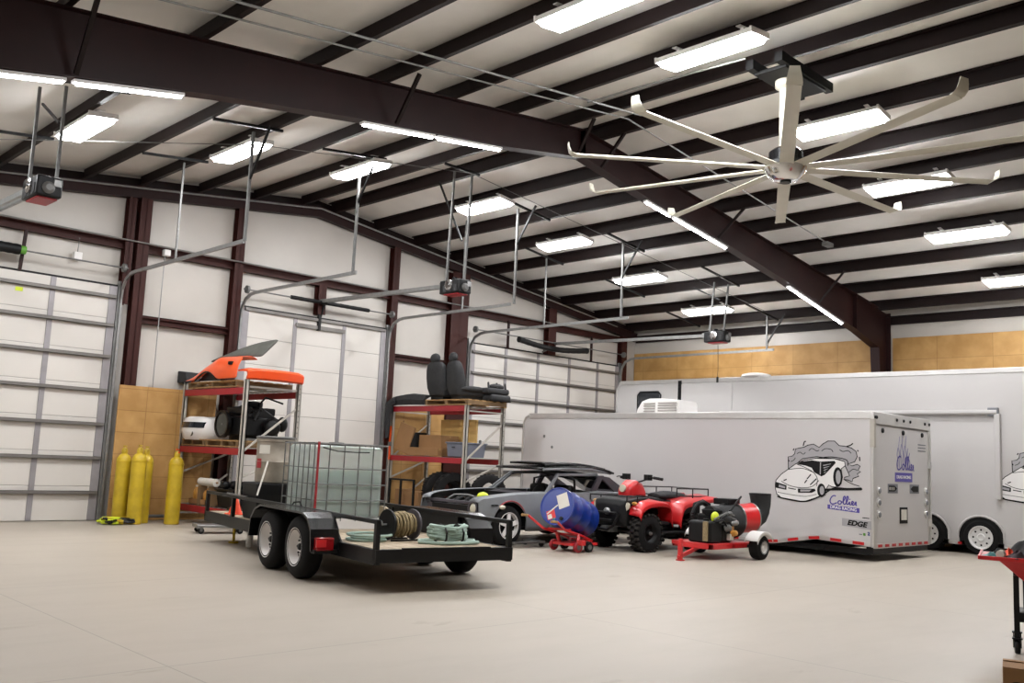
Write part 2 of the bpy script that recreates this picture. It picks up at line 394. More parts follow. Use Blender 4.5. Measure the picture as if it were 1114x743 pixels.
# gable columns and girts
def wcol(x0, x1, z0, z1, label, y0=D-.13, y1=D+.06):
    w_ = x1-x0; b = MB().box(x0, x1, y0, y0+.014, z0, z1).box(x0, x1, y1-.014, y1, z0, z1).box((x0+x1)/2-.006, (x0+x1)/2+.006, y0, y1, z0, z1)
    tag(b.build('wall_column', 'steel_lit', None, smooth=False), label, 'column', 'columns on the far wall')
gz = lambda x: zroof(x)-.24
wcol(6.88, 7.1, 0, gz(7), 'dark red wall column right of the leftmost overhead door')
wcol(8.87, 9.06, 0, gz(9), 'dark red wall column at the left side of the middle door')
wcol(12.84, 13.02, 0, gz(12.9), 'dark red wall column at the right side of the middle door')
wcol(14.66, 15.22, 0, gz(15), 'wide dark red wall column between middle and far door')
wcol(18.14, 18.44, 4.27, gz(18.3), 'short dark red post above the far overhead door')
wcol(21.3, 21.52, 0, gz(21.4), 'dark red corner column beside the far overhead door')
wcol(10.88, 11.07, 4.35, 5.0, 'stub red post above the middle door')
wcol(6.66, 6.8, 3.95, gz(6.7), 'dark red door jamb channel left of first wall column')
def girt(x0, x1, z0, z1, label):
    b = MB().box(x0, x1, D-.06, D+.07, z0, z0+.015).box(x0, x1, D-.06, D+.07, z1-.015, z1).box(x0, x1, D+.0, D+.012, z0, z1).box(x0, x1, D-.06, D-.048, z1-.045, z1)
    tag(b.build('wall_girt', 'steel_lit', None, smooth=False), label, 'girt', 'girts on the far wall')
girt(X0, 6.66, 4.99, 5.18, 'dark red girt above the leftmost door'); girt(7.1, 8.87, 4.99, 5.18, 'dark red upper girt between left and middle doors')
girt(9.06, 12.84, 4.99, 5.18, 'dark red girt above the middle door'); girt(13.02, 14.66, 4.99, 5.18, 'dark red upper girt between middle and far doors')
girt(15.22, 21.3, 4.97, 5.16, 'dark red girt above the far door')
girt(7.1, 8.87, 3.65, 3.8, 'dark red lower girt between left and middle doors'); girt(13.02, 14.66, 3.6, 3.74, 'dark red lower girt between middle and far doors')

# conduits
def pipe(pts, r, name, label, cat, m_='galv', n=8):
    return tag(MB().tube(pts, r, n).build(name, m_), label, cat)
pipe([(X0, D-.17, 5.15), (21.1, D-.17, 5.13)], .016, 'conduit', 'thin grey conduit running along the upper girts of the far wall', 'conduit')
pipe([(X0, D-.16, gz(X0)+.19), (XR, D-.16, ZR-.06), (21.0, D-.16, gz(21)+.19)], .02, 'conduit', 'grey conduit following the end rafter up to the ridge', 'conduit')
pipe([(2.2, 8.4, zroof(2.2)-.03), (XR, 8.5, ZR-.03)], .016, 'conduit', 'upper of two grey conduits beside the big frame', 'conduit')
pipe([(2.2, 8.85, zroof(2.2)-.03), (XR, 8.75, ZR-.03), (16.9, 8.62, zroof(16.9)-.03)], .013, 'conduit', 'lower grey conduit running past the ridge to the right slope', 'conduit')
b = MB().box(16.8, 17.05, 8.55, 8.68, zroof(16.9)-.1, zroof(16.9)-.02); tag(b.build('junction_box', 'galvd', bev=.01), 'small grey junction box at the right end of the long conduit', 'electrical box')
pipe([(7.42, D-.12, .8), (7.42, D-.12, 5.1)], .01, 'conduit', 'thin vertical conduit dropping down beside first wall column', 'conduit')
tag(MB().box(7.38, 7.5, D-.2, D-.08, 4.98, 5.1).build('junction_box', 'white', bev=.008), 'small white junction box on girt right of first wall column', 'electrical box')
t = thing('wall_outlet', 'small white wall box with a cord above the leftmost door', 'electrical box', (5.86, D-.03, 4.7))
MB().box(-.07, .07, -.06, .06, -.07, .07).build('box', 'white', t, bev=.01); MB().tube([(0, 0, .07), (0.01, 0, .34)], .008).build('cord', 'galvd', t)
pipe([(3.0, 14.3, zroof(3)-.33), (6.5, 12.2, zroof(6.5)-.35), (10.4, 11.9, ZR-.38), (20, 11.8, zroof(20)-.3)], .006, 'cable', 'thin sagging cable slung under the purlins between the light rows', 'cable', 'galvd', 6)

# ------------------------------------------------------------------ overhead doors
def overhead_door(n, x0, x1, secs, stiles, strutz, hang, bars):
    t = struct('door_%d' % n)
    H_ = secs[-1]
    b = MB()
    z = 0.012
    for zt in secs:
        b.box(x0, x1, D-.045, D+.02, z, zt-.008); z = zt+.004
    b.build('panel', 'door', t, bev=.004)
    b = MB()
    for zt in secs[:-1]: b.box(x0, x1, D-.04, D+.01, zt-.01, zt+.006)
    b.build('section_joint', 'seam', t, smooth=False)
    for sx in stiles: MB().box(sx-.045, sx+.045, D-.062, D-.04, .012, H_-.01).build('stile', 'stile', t, smooth=False)
    for sx in (x0+.07, x1-.07):
        MB().box(sx-.07, sx+.07, D-.064, D-.04, .012, H_-.01).build('stile', 'stile', t, smooth=False)
    for z in strutz:
        MB().box(x0+.02, x1-.02, D-.12, D-.114, z-.03, z+.03).box(x0+.02, x1-.02, D-.12, D-.05, z+.024, z+.03).box(x0+.02, x1-.02, D-.12, D-.05, z-.03, z-.024).build('strut', 'strutm', t, smooth=False)
    MB().box(x0-.05, x1+.05, D-.03, D+.03, H_, H_+.03).build('header_seal', 'black', t, smooth=False)
    for sg, x in ((-1, x0-.06), (1, x1+.06)):
        pts = [(x, D-.1, .02), (x, D-.1, H_-.25), (x, D-.13, H_-.05), (x, D-.25, H_+.12), (x, D-.45, H_+.2), (x, D-.62, H_+.22), (x, hang, H_+.24)]
        b = MB()
        for p, q in zip(pts, pts[1:]): b.bar(p, q, .06, .035, up=(1, 0, 0))
        b.box(x-.05, x+.05, D-.08, D+.0, .02, H_+.1)
        b.build('track', 'galv', t, smooth=False)
    # spring shaft
    MB().cyl((x0-.1, D-.22, H_+.33), (x1+.1, D-.22, H_+.33), .015).build('spring_shaft', 'galvd', t)
    for x in (x0-.02, x1+.02): MB().lathe([(.03,-.03),(.08,-.025),(.08,.025),(.03,.03)], (x, D-.22, H_+.33), (1,0,0), 16).build('cable_drum', 'galvd', t)
    for (hx, hy, ztop, r) in bars:
        MB().bar((hx, hy, H_+.24), (hx, hy, ztop), r, r, up=(1,0,0)).build('track_hanger', 'galvd', t, smooth=False)
        if r > .03: MB().bar((hx, hy, ztop-.75), (hx, hy-.5, ztop-.02), .032, .032, up=(1,0,0)).build('hanger_brace', 'blackm', t, smooth=False)
    return t
st7 = [.5+.605*k for k in range(7)]
d1 = overhead_door(1, .5, 6.62, [.61*(k+1) for k in range(7)], [1.8, 3.1, 4.4, 5.5], [.5, 1.11, 1.72, 2.33, 2.95, 3.53, 4.06], 12.77, [(6.7, 15.15, zroof(6.7), .03), (6.68, 12.75, zroof(6.7), .04)])
d2 = overhead_door(2, 9.16, 12.78, [.53, 1.06, 1.59, 2.12, 2.62, 3.12, 3.66, 4.27], [10.4, 11.64], [], 13.3, [(9.1, 13.4, zroof(9.1), .04), (12.84, 13.2, zroof(12.8), .04), (12.84, 14.77, zroof(12.84), .03)])
d3 = overhead_door(3, 15.42, 21.24, [.61*(k+1) for k in range(7)], [16.65, 17.85, 19.1, 20.3], [.5, 1.11, 1.72, 2.33, 2.95, 3.53, 4.06], 12.3, [(15.36, 12.5, zroof(15.3), .04), (15.36, 14.77, zroof(15.3), .03), (21.3, 12.5, zroof(21.3), .04)])
MB().box(10.4, 11.64, D-.1, D-.05, 4.02, 4.1).build('strut', 'strutm', d2, smooth=False)
MB().box(10.96-.03, 10.96+.03, D-.12, D-.05, 4.0, 4.35).build('arm_bracket', 'blackm', d2)
MB().box(9.2, 12.74, D-.1, D-.04, 4.2, 4.26).build('strut', 'strutm', d2, smooth=False)
def coil(x0, x1, y, z, r, sag, nm, parent, m_, ends=None):
    N = 24; pts = [(x0+(x1-x0)*i/N, y, z-sag*math.sin(math.pi*i/N)) for i in range(N+1)]
    rr = [r*(1.0 if (i % 2) else .93) for i in range(N+1)]
    MB().tube(pts, rr, 12).build(nm, m_, parent)
    if ends:
        MB().cyl((x1, y, z), (x1+.09, y, z), r*.75).build('spring_cone', ends, parent)
coil(10.15, 12.15, D-.22, 4.6, .045, 0, 'torsion_spring', d2, 'black')
coil(3.4, 4.85, D-.24, 4.6, .095, 0, 'torsion_spring', d1, 'black', 'green')
MB().bar((4.93, D-.06, 4.27), (4.97, D-.06, 5.0), .05, .05).build('spring_post', 'steel', d1)
for x in (16.65, 19.95): MB().bar((x, D-.1, 4.27), (x, D-.1, 5.0), .05, .05).build('spring_post', 'steel', d3)
MB().box(4.9, 5.02, D-.052, D-.044, 3.92, 3.99).build('tag', 'lime', d1)
t = thing('air_duct_hose', 'long black flexible hose slung above the far overhead door', 'hose', (0, 0, 0))
coil(16.72, 19.35, D-.45, 4.49, .075, .1, 'hose', t, 'black')
MB().bar((17.95, D-.45, 4.44), (17.95, D-.1, 4.32), .03, .03).build('bracket', 'galvd', t)
for x in (16.7, 19.33): MB().cyl((x, D-.45, 4.49), (x+.04, D-.45, 4.49), .08).build('end_cap', 'blackm', t)

# bars bridging two purlins that the door hangers are clamped to
for x0, x1, y, n in ((2.95, 4.4, 14.72, 'left of the leftmost high bay light'), (5.86, 6.9, 12.37, 'above the left door opener hangers'), (8.06, 9.26, 12.94, 'at the end of the middle door left track'), (12.33, 13.51, 13.0, 'at the end of the middle door right track'), (14.69, 15.87, 14.77, 'over the near hanger of the far door'), (14.69, 15.87, 12.37, 'at the end of the far door left track'), (17.28, 18.74, 11.78, 'over the far door opener'), (17.28, 18.74, 14.55, 'over the far door opener rail'), (20.2, 21.66, 12.43, 'at the end of the far door right track'), (20.2, 21.66, 14.85, 'nearest the far corner'), (5.86, 6.9, 14.8, 'over the leftmost door right track'), (10.39, 11.15, 12.6, 'straddling the ridge over the middle opener'), (2.95, 4.4, 11.9, 'over the leftmost opener')):
    tag(MB().bar((x0-.02, y, zroof(x0)-.024), (x1+.06, y, zroof(x1+.06)-.024), .04, .04).build('hanger_bar', 'blackm', None, smooth=False), 'dark bar bolted across two purlins '+n, 'bar', 'bars across the purlins')

# openers: motor head, rail to the door header, straps up to the roof
def opener(x, yh, yd, z, bary, label, rail_in=True):
    t = thing('garage_door_opener', label, 'door opener', (x, yh, z))
    h = MB().box(-.15, .15, -.3, .25, -.13, .12).build('motor_housing', 'blackm', t, bev=.02)
    MB().box(-.12, .12, -.24, .16, -.155, -.13).build('base_cover', 'redbeam', t, bev=.008)
    for yy in (-.2, -.05, .1): MB().box(-.158, -.15, yy-.04, yy+.04, -.1, .02).build('vent', 'dgrey', t, smooth=False)
    MB().lathe([(.01,0),(.07,0),(.075,.03),(.04,.06),(.01,.06)], (-.02,-.3,-.03), (0,-1,0), 16).build('gear', 'galvd', t)
    MB().lathe([(.02,-.03),(.1,-.03),(.1,.0),(.06,.01),(.06,.03),(.02,.03)], (-.17, -.02, .02), (-1, 0, 0), 20).build('sprocket', 'chrome', t)
    MB().box(.04, .13, -.315, -.3, .0, .09).build('cover_plate', 'galv', t, bev=.005)
    MB().cyl((.05, .05, .12), (.05, .05, .2), .05).build('limit_switch', 'black', t)
    MB().bar((-.05, .25, .04), (-.05, yd-yh, .13), .05, .07).bar((.06, .25, .04), (.06, yd-yh, .13), .03, .05).build('rail', 'galv', t, smooth=False)
    MB().box(-.09, .1, .2, .34, -.02, .1).build('rail_bracket', 'galv', t, bev=.006)
    for dx, dy in ((-.12, .1), (.12, -.12)):
        MB().bar((dx, dy, .1), (dx, dy + (bary-yh)*.3, zroof(x+dx)-z-.03), .035, .035, up=(1,0,0)).build('hanger_strap', 'galvd', t, smooth=False)
    MB().bar((.12, .0, .9), (.12, .75, zroof(x)-z-.03), .03, .03, up=(1,0,0)).build('sway_brace', 'blackm', t, smooth=False)
    return t
opener(3.62, 12.2, D-.1, 4.47, 12.2, 'black ceiling door opener at the left edge serving the leftmost door')
opener(10.96, 12.85, D-.1, 4.5, 12.6, 'black ceiling door opener in the middle serving the narrow middle door')
o3 = opener(18.45, 12.15, D-.1, 4.47, 11.8, 'black ceiling door opener at right above the big white trailer')
for p, q in (((11.0, D-.2, 4.62), (10.98, D-.1, 4.3)),): MB().bar(p, q, .03, .03).build('door_arm', 'blackm', d2)
MB().tube([(18.6, 12.2, 4.3), (18.62, 12.2, 3.75), (18.6, 12.2, 3.55)], .006).cyl((18.6, 12.2, 3.42), (18.6, 12.2, 3.55), .025).build('pull_cord', 'blackm', o3).matrix_parent_inverse = Matrix.Translation((-18.45, -12.15, -4.47))

# ------------------------------------------------------------------ lights
def high_bay(x, y, label):
    sl = SL*(1 if x > XR else -1)
    t = thing('ceiling_light', label, 'ceiling light', (x, y, zroof(x)-.12), 0, 'high bay ceiling lights')
    t.rotation_euler = (0, math.atan(sl), 0)
    MB().prism([(-.2, 0.0), (-.17, .07), (.17, .07), (.2, 0.0), (.185, 0), (.16, .055), (-.16, .055), (-.185, 0)], 'y', -.66, .66).box(-.2, .2, -.68, -.655, .0, .07).box(-.2, .2, .655, .68, .0, .07).build('housing', 'white', t, smooth=False)
    MB().hexa([(-.15,-.62,-.05),(.15,-.62,-.05),(.15,.62,-.05),(-.15,.62,-.05),(-.185,-.65,.012),(.185,-.65,.012),(.185,.65,.012),(-.185,.65,.012)]).build('diffuser', 'lamp', t, smooth=False)  # lens deepened with glowing sides, shaped to throw extra light on the ceiling
    for yy in (-.45, .45): MB().box(-.02, .02, yy-.02, yy+.02, .07, .16).box(-.1, .1, yy-.03, yy+.03, .155, .165).build('bracket', 'white', t, smooth=False)
    return t
rowf = [(4.5, 'far row of ceiling lights, leftmost, beside the left opener hangers'), (6.9, 'far row of ceiling lights, second from left'), (9.2, 'far row of ceiling lights, third, left of the ridge'), (12.2, 'far row of ceiling lights, first right of the ridge'), (14.6, 'far row of ceiling lights, second right of the ridge'), (17.27, 'far row of ceiling lights, third right of the ridge'), (20.1, 'far row of ceiling lights, last before the right wall')]
for x, l in rowf: high_bay(x, 13.53, 'bright fixture, '+l)
rown = [(6.9, 'cut off by the top edge'), (9.03, 'left of the fan mount'), (12.28, 'right of the fan downrod'), (14.7, 'behind the right fan blades'), (17.2, 'right of the fan, nearest to the frame column'), (20.05, 'lowest, at the right edge')]
for x, l in rown: high_bay(x, 6.1, 'bright fixture, near row of ceiling lights, '+l)
for x, l in ((4.4, 'nearest the left wall'),): high_bay(x, 6.1, 'bright fixture, near row of ceiling lights, '+l)
high_bay(2.0, 13.53, 'bright fixture, far row of ceiling lights, nearest the left wall')

def tube_light(xa, xb, label):
    def zl(x): return zroof(x)-frame_low(abs(x-XR))
    A, B = Vector((xa, YF-.02, zl(xa)-.05)), Vector((xb, YF-.02, zl(xb)-.05))
    t = thing('tube_light', label, 'tube light', A, 0, 'tube lights under the big frame')
    d = B-A
    MB().bar((0,0,.02), d+Vector((0,0,.02)), .09, .035).build('batten', 'white', t, bev=.004)
    q = d.normalized()*.03
    MB().tube([q, d-q], .024, 10).build('tube', 'tube', t)
for xa, xb, l in ((1.0, 2.98, 'at the left edge of the frame flange'), (3.05, 4.2, 'second from the left, ending near the wall bracket'), (6.55, 7.74, 'left one of the middle pair'), (7.79, 9.0, 'right one of the middle pair'), (12.45, 13.2, 'short upper one right of the ridge'), (13.28, 14.98, 'long one right of the ridge'), (17.3, 19.7, 'last one towards the right column')):
    tube_light(xa, xb, 'tube light under the big frame, '+l)

# ------------------------------------------------------------------ ceiling fan
FX, FY, FZ = 10.29, 5.8, 5.2
t = thing('ceiling_fan', 'huge ten bladed cream ceiling fan hanging under the ridge', 'fan', (FX, FY, FZ))
MB().lathe([(.05,-.17),(.14,-.165),(.22,-.1),(.27,.0),(.2,.02),(.05,.03)], n=28).build('hub_cover', 'chrome', t)
MB().lathe([(.22,.0),(.29,.0),(.29,.045),(.22,.045)], n=28).build('hub_ring', 'blackm', t)
MB().lathe([(.09,.05),(.21,.06),(.21,.2),(.16,.24),(.09,.24)], n=24).build('motor', 'blackg', t)
MB().lathe([(.02,-.19),(.07,-.19),(.07,-.16),(.02,-.16)], n=16).build('hub_cap', 'blackm', t)
MB().cyl((0,0,.25), (0,0,1.12), .085).build('downrod', 'fanw', t)
MB().box(-.4, .62, -.22, .22, 1.14, 1.19).build('mounting_plate', 'ink', t, bev=.01)
for y in (-.2, .2): MB().box(-.55, .75, y-.05, y+.05, 1.17, 1.29).build('mounting_beam', 'ink', t, smooth=False)
MB().lathe([(.06,1.0),(.14,1.06),(.14,1.14),(.06,1.14)], n=16).build('mount_collar', 'fanw', t)
for k in range(10):
    a = math.radians(-150 + 36*k + 1)
    ca, sa = math.cos(a), math.sin(a)
    def P(r, s, z): return (r*ca - s*sa, r*sa + s*ca, z)
    R = []
    for r in (.22, .5, 1.2, 2.0, 2.66):
        wd = .085 - .012*(r-.22)/2.5
        R.append([P(r, -wd, -.005), P(r, -wd*.3, .018), P(r, wd*.5, .012), P(r, wd, -.022), P(r, wd*.45, -.012), P(r, -wd*.3, -.006)])
    bl = MB().rings(R).build('blade', 'fanw', t)
    R = []
    for q, (dr, z, wd) in enumerate(((0, 0, .08), (.04, .005, .08), (.08, .035, .075), (.1, .1, .06), (.105, .15, .05))):
        r = 2.64 + dr
        R.append([P(r, -wd, z-.006), P(r, wd, z-.012), P(r+.012, wd, z-.004), P(r+.012, -wd, z+.002)])
    MB().rings(R).build('winglet', 'fanw', bl)
pipe([(FX-.4, FY+.35, zroof(FX)-.05), (9.6, FY+1.8, zroof(9.6)-.05), (9.55, 8.5, zroof(9.5)-.05)], .015, 'conduit', 'thin conduit feeding the big fan from the frame', 'conduit')

# ------------------------------------------------------------------ enclosed race trailer (front one)
TX, TY, TW, TL, TZ = 15.4, 7.05, 2.36, 8.25, 2.5
def decal(poly, z=.002):   # poly in side coordinates: (distance from rear edge, height)
    return [(-z, a, c) for a, c in poly]
tr = thing('enclosed_trailer', 'white enclosed trailer with a cartoon race car decal, rear doors towards the fan side', 'trailer', (TX, TY, 0))
side = [(0, .25), (1.0, .29), (1.82, .14), (7.7, .16), (8.25, .45), (8.25, 2.35), (8.1, 2.44), (0, 2.42)]
MB().prism(side, 'x', 0, TW).build('body', 'tw', tr, bev=.02)
# roof rail
MB().box(-.012, .05, -.01, 8.1, 2.38, TZ).box(TW-.05, TW+.012, -.01, 8.1, 2.38, TZ).box(0, TW, 0, 8.1, 2.44, TZ-.02).build('roof_rail', 'alu', tr, bev=.008)
MB().tube([(-.006, 8.08, 2.46), (-.006, 8.2, 2.4), (-.006, 8.26, 2.28), (-.006, 8.27, 1.9), (-.006, 8.27, .5)], .025).build('nose_trim', 'alu', tr)
b = MB()
for a, c in zip(side[:3], side[1:4]): b.bar((-.008, a[0], a[1]+.035), (-.008, c[0], c[1]+.035), .016, .07)
b.build('skirt_trim', 'alu', tr, smooth=False)
b = MB()
def lowz(y):
    for (a, za), (c, zc) in zip(side, side[1:4]):
        if y <= c: return za+(zc-za)*(y-a)/(c-a)
    return .15
for k in range(20):
    y = .12 + k*.4
    b.bar((-.018, y, lowz(y)+.035), (-.018, y+.2, lowz(y+.2)+.035), .006, .05)
b.build('reflective_tape', 'reflect_r', tr, smooth=False)
for y, z in ((7.35, 1.74), (7.6, 1.98)): MB().lathe([(.035,0),(.03,.012),(.005,.015)], (-.002, y, z), (-1,0,0), 10).build('side_vent', 'galvd', tr)
# rear: frame, ramp door, header
MB().box(-.01, .09, -.045, .0, .24, TZ-.02).box(TW-.09, TW+.01, -.045, .0, .24, TZ-.02).box(0, TW, -.05, 0, 2.3, TZ).build('rear_frame', 'alu', tr, bev=.006)
MB().box(-.012, .06, -.06, .02, 1.9, 2.38).build('corner_reflection', 'rackgrey', tr, bev=.004)  # grey strip painting in a reflection at the corner, not a cover
dr = MB().box(.1, TW-.1, -.035, .0, .3, 2.28).build('ramp_door', 'tw', tr, bev=.008)
MB().box(.06, TW-.06, -.04, .0, .22, .3).build('sill_trim', 'alu', tr, bev=.004)
b = MB()
for k in range(8): b.box(.16+k*.27, .16+k*.27+.15, -.046, -.036, .24, .285)
b.build('rear_reflective_tape', 'reflect_r', tr, smooth=False)
for x in (.35, 1.18, 2.0): MB().lathe([(.045, 0), (.04, .02), (.005, .025)], (x, -.035, 2.2), (0,-1,0), 12).build('door_light', 'ink', tr)
for x in (-.0, .1, .9, 1.18, 1.46, 2.1, 2.3):
    MB().lathe([(.03, 0), (.025, .015), (.005, .02)], (x if x else .04, -.05, 2.41), (0,-1,0), 10).build('marker_light', 'ink', tr)
for sx in (.2, TW-.2):
    for k in range(3):
        z = .78+.2*k if sx < 1 else .78+.2*k
        o = MB().lathe([(.085, 0), (.085, .008), (.055, .012), (.05, .02), (.01, .02)], (sx, -.035, z), (0,-1,0), 8).build('tail_light', ['alu'], tr)
        MB().lathe([(.05, 0), (.045, .012), (.01, .014)], (sx, -.05, z), (0,-1,0), 8).build('lens', 'grey', o)
b = MB().box(1.18-.16, 1.18+.16, -.045, -.035, .62, .9); b.build('plate_frame', 'ink', tr, bev=.004)
MB().box(1.18-.11, 1.18+.11, -.05, -.044, .68, .86).build('licence_plate', 'paper', tr)
for x0, sg in ((.75, 1), (1.65, -1)):
    o = MB().prism([(x0-.2, 1.14), (x0+.2, 1.14), (x0+.2, 1.3), (x0-.2, 1.3)], 'y', -.039, -.036).build('arrow_sticker', 'grey', tr, smooth=False)
    MB().prism([(x0-sg*.16, 1.17), (x0+sg*.06, 1.17), (x0+sg*.17, 1.22), (x0+sg*.06, 1.27), (x0-sg*.16, 1.27)], 'y', -.042, -.0385).build('arrow', 'ink', o, smooth=False)
for x0 in (.62, .7, .78): MB().box(x0-.015, x0+.015, -.0435, -.0425, 1.195, 1.245).build('arrow_mark', 'paper', tr)
b = MB()
for k in range(3): b.box(1.82, 2.16, -.0385, -.036, 1.9+k*.055, 1.92+k*.055)
b.build('warning_sticker', 'grey', tr, smooth=False)
for z in (.55, 1.6): MB().box(TW-.12, TW-.02, -.075, -.03, z, z+.12).build('hinge', 'alu', tr, bev=.006)
MB().cyl((TW-.04, -.06, .35), (TW-.04, -.06, 2.25), .014).build('lock_bar', 'alu', tr)
# wheels under the body (hidden mostly), tongue
for y in (3.3, 4.2):
    for sx in (.1, TW-.32): 
        o = MB().lathe([(.2,0),(.31,.01),(.34,.05),(.34,.17),(.31,.21),(.2,.22)], (sx, y, .34), (1,0,0), 28, cap=False).build('wheel', 'rubber', tr)
        MB().lathe([(.03,.02),(.2,.0),(.2,.22),(.03,.2)], (sx, y, .34), (1,0,0), 20).build('rim', 'white', o)
MB().bar((.3, 8.25, .42), (TW/2, 9.3, .42), .06, .12).bar((TW-.3, 8.25, .42), (TW/2, 9.3, .42), .06, .12).cyl((TW/2, 9.2, 0), (TW/2, 9.2, .7), .035).build('tongue', 'blackm', tr)
MB().box(.06, TW-.06, .0, .12, .12, .24).box(.12, .2, .1, 8.0, .1, .2).box(TW-.2, TW-.12, .1, 8.0, .1, .2).box(.1, TW-.1, .9, 7.6, .12, .16).build('chassis', 'blackm', tr, smooth=False)  # rear frame and rails, plus added black filling for the shade underneath
# rooftop air conditioner on the trailer
ac = thing('roof_air_conditioner', 'white rooftop air conditioner with vent slots on the front trailer roof', 'air conditioner', (16.5, 12.08, TZ-.02))
R = []
for y, h, wd in ((-.58, .26, .3), (-.56, .34, .33), (-.1, .38, .35), (.25, .38, .35), (.45, .32, .34), (.56, .2, .31), (.62, .04, .28)):
    R.append([(-wd, y, .0), (-wd*.98, y, h*.8), (-wd*.85, y, h), (wd*.85, y, h), (wd*.98, y, h*.8), (wd, y, 0)])
MB().rings(R).build('shroud', 'white', ac)
b = MB()
for k in range(4): b.box(-.36, -.335, -.5, -.02, .1+k*.055, .125+k*.055)
for k in range(4): b.box(-.36, -.338, .06, .36, .09+k*.055, .115+k*.055)
b.build('vent_slots', 'seam', ac, smooth=False)

# --- decals on the trailer side. u runs along the side towards the rear, v up, in drawing units
def dpt(u, v, zoff=0):    # drawing units -> trailer local
    return Vector((-.003-zoff, 1.98 - u*.00302,   .065 + v*.00284 + u*.00002))
def catmull(p, n=6):
    p = [Vector((a, c)) for a, c in p]; o = []
    for i in range(len(p)-1):
        a, b_, c, d = p[max(i-1,0)], p[i], p[i+1], p[min(i+2, len(p)-1)]
        for k in range(n):
            t_ = k/n; o.append(.5*((2*b_)+(c-a)*t_+(2*a-5*b_+4*c-d)*t_*t_+(3*b_-a-3*c+d)*t_**3))
    o.append(p[-1]); return o
def zpts(l): return [(x, 743-y) for x, y in l]
class Draw:
    def __init__(s, f): s.f = f; s.b = MB()
    def fill(s, pts, z): 
        s.b.face([s.f(x, y, z) for x, y in pts]); return s
    def stroke(s, pts, wd, z, closed=False, smooth=True, n=6):
        q = catmull(pts + ([pts[0]] if closed else []), n) if smooth else [Vector(p) for p in pts + ([pts[0]] if closed else [])]
        L_, R_ = [], []
        for i, p in enumerate(q):
            d = (q[min(i+1, len(q)-1)] - q[max(i-1, 0)])
            if d.length < 1e-6: d = Vector((1, 0))
            d.normalize(); nn = Vector((-d.y, d.x))*wd/2
            L_.append(s.f(*(p+nn), z)); R_.append(s.f(*(p-nn), z))
        s.b.grid([L_, R_]); return s
    def build(s, name, m_, parent): return s.b.build(name, m_, parent, smooth=False)
SMOKE = zpts([(150,245),(148,170),(175,165),(190,150),(195,120),(230,112),(250,108),(275,95),(310,88),(345,108),(370,85),(400,68),(440,68),(468,95),(500,98),(540,108),(568,128),(575,160),(560,190),(520,205),(545,215),(575,205),(592,215),(580,240),(595,248),(575,262),(585,275),(550,290),(545,310),(520,300),(495,298),(500,285),(530,275),(515,240),(495,200),(470,180),(330,165),(240,180),(200,215),(180,240)])
BODY = zpts([(65,345),(70,320),(105,280),(150,248),(195,215),(250,190),(330,175),(440,175),(500,190),(505,215),(480,235),(488,285),(480,325),(450,345),(425,345),(405,335),(390,360),(385,395),(345,410),(250,445),(105,428),(75,405),(65,370)])
CANOPY = zpts([(205,215),(240,197),(300,188),(355,195),(440,188),(448,200),(380,275),(360,285),(315,262),(300,235),(260,222)])
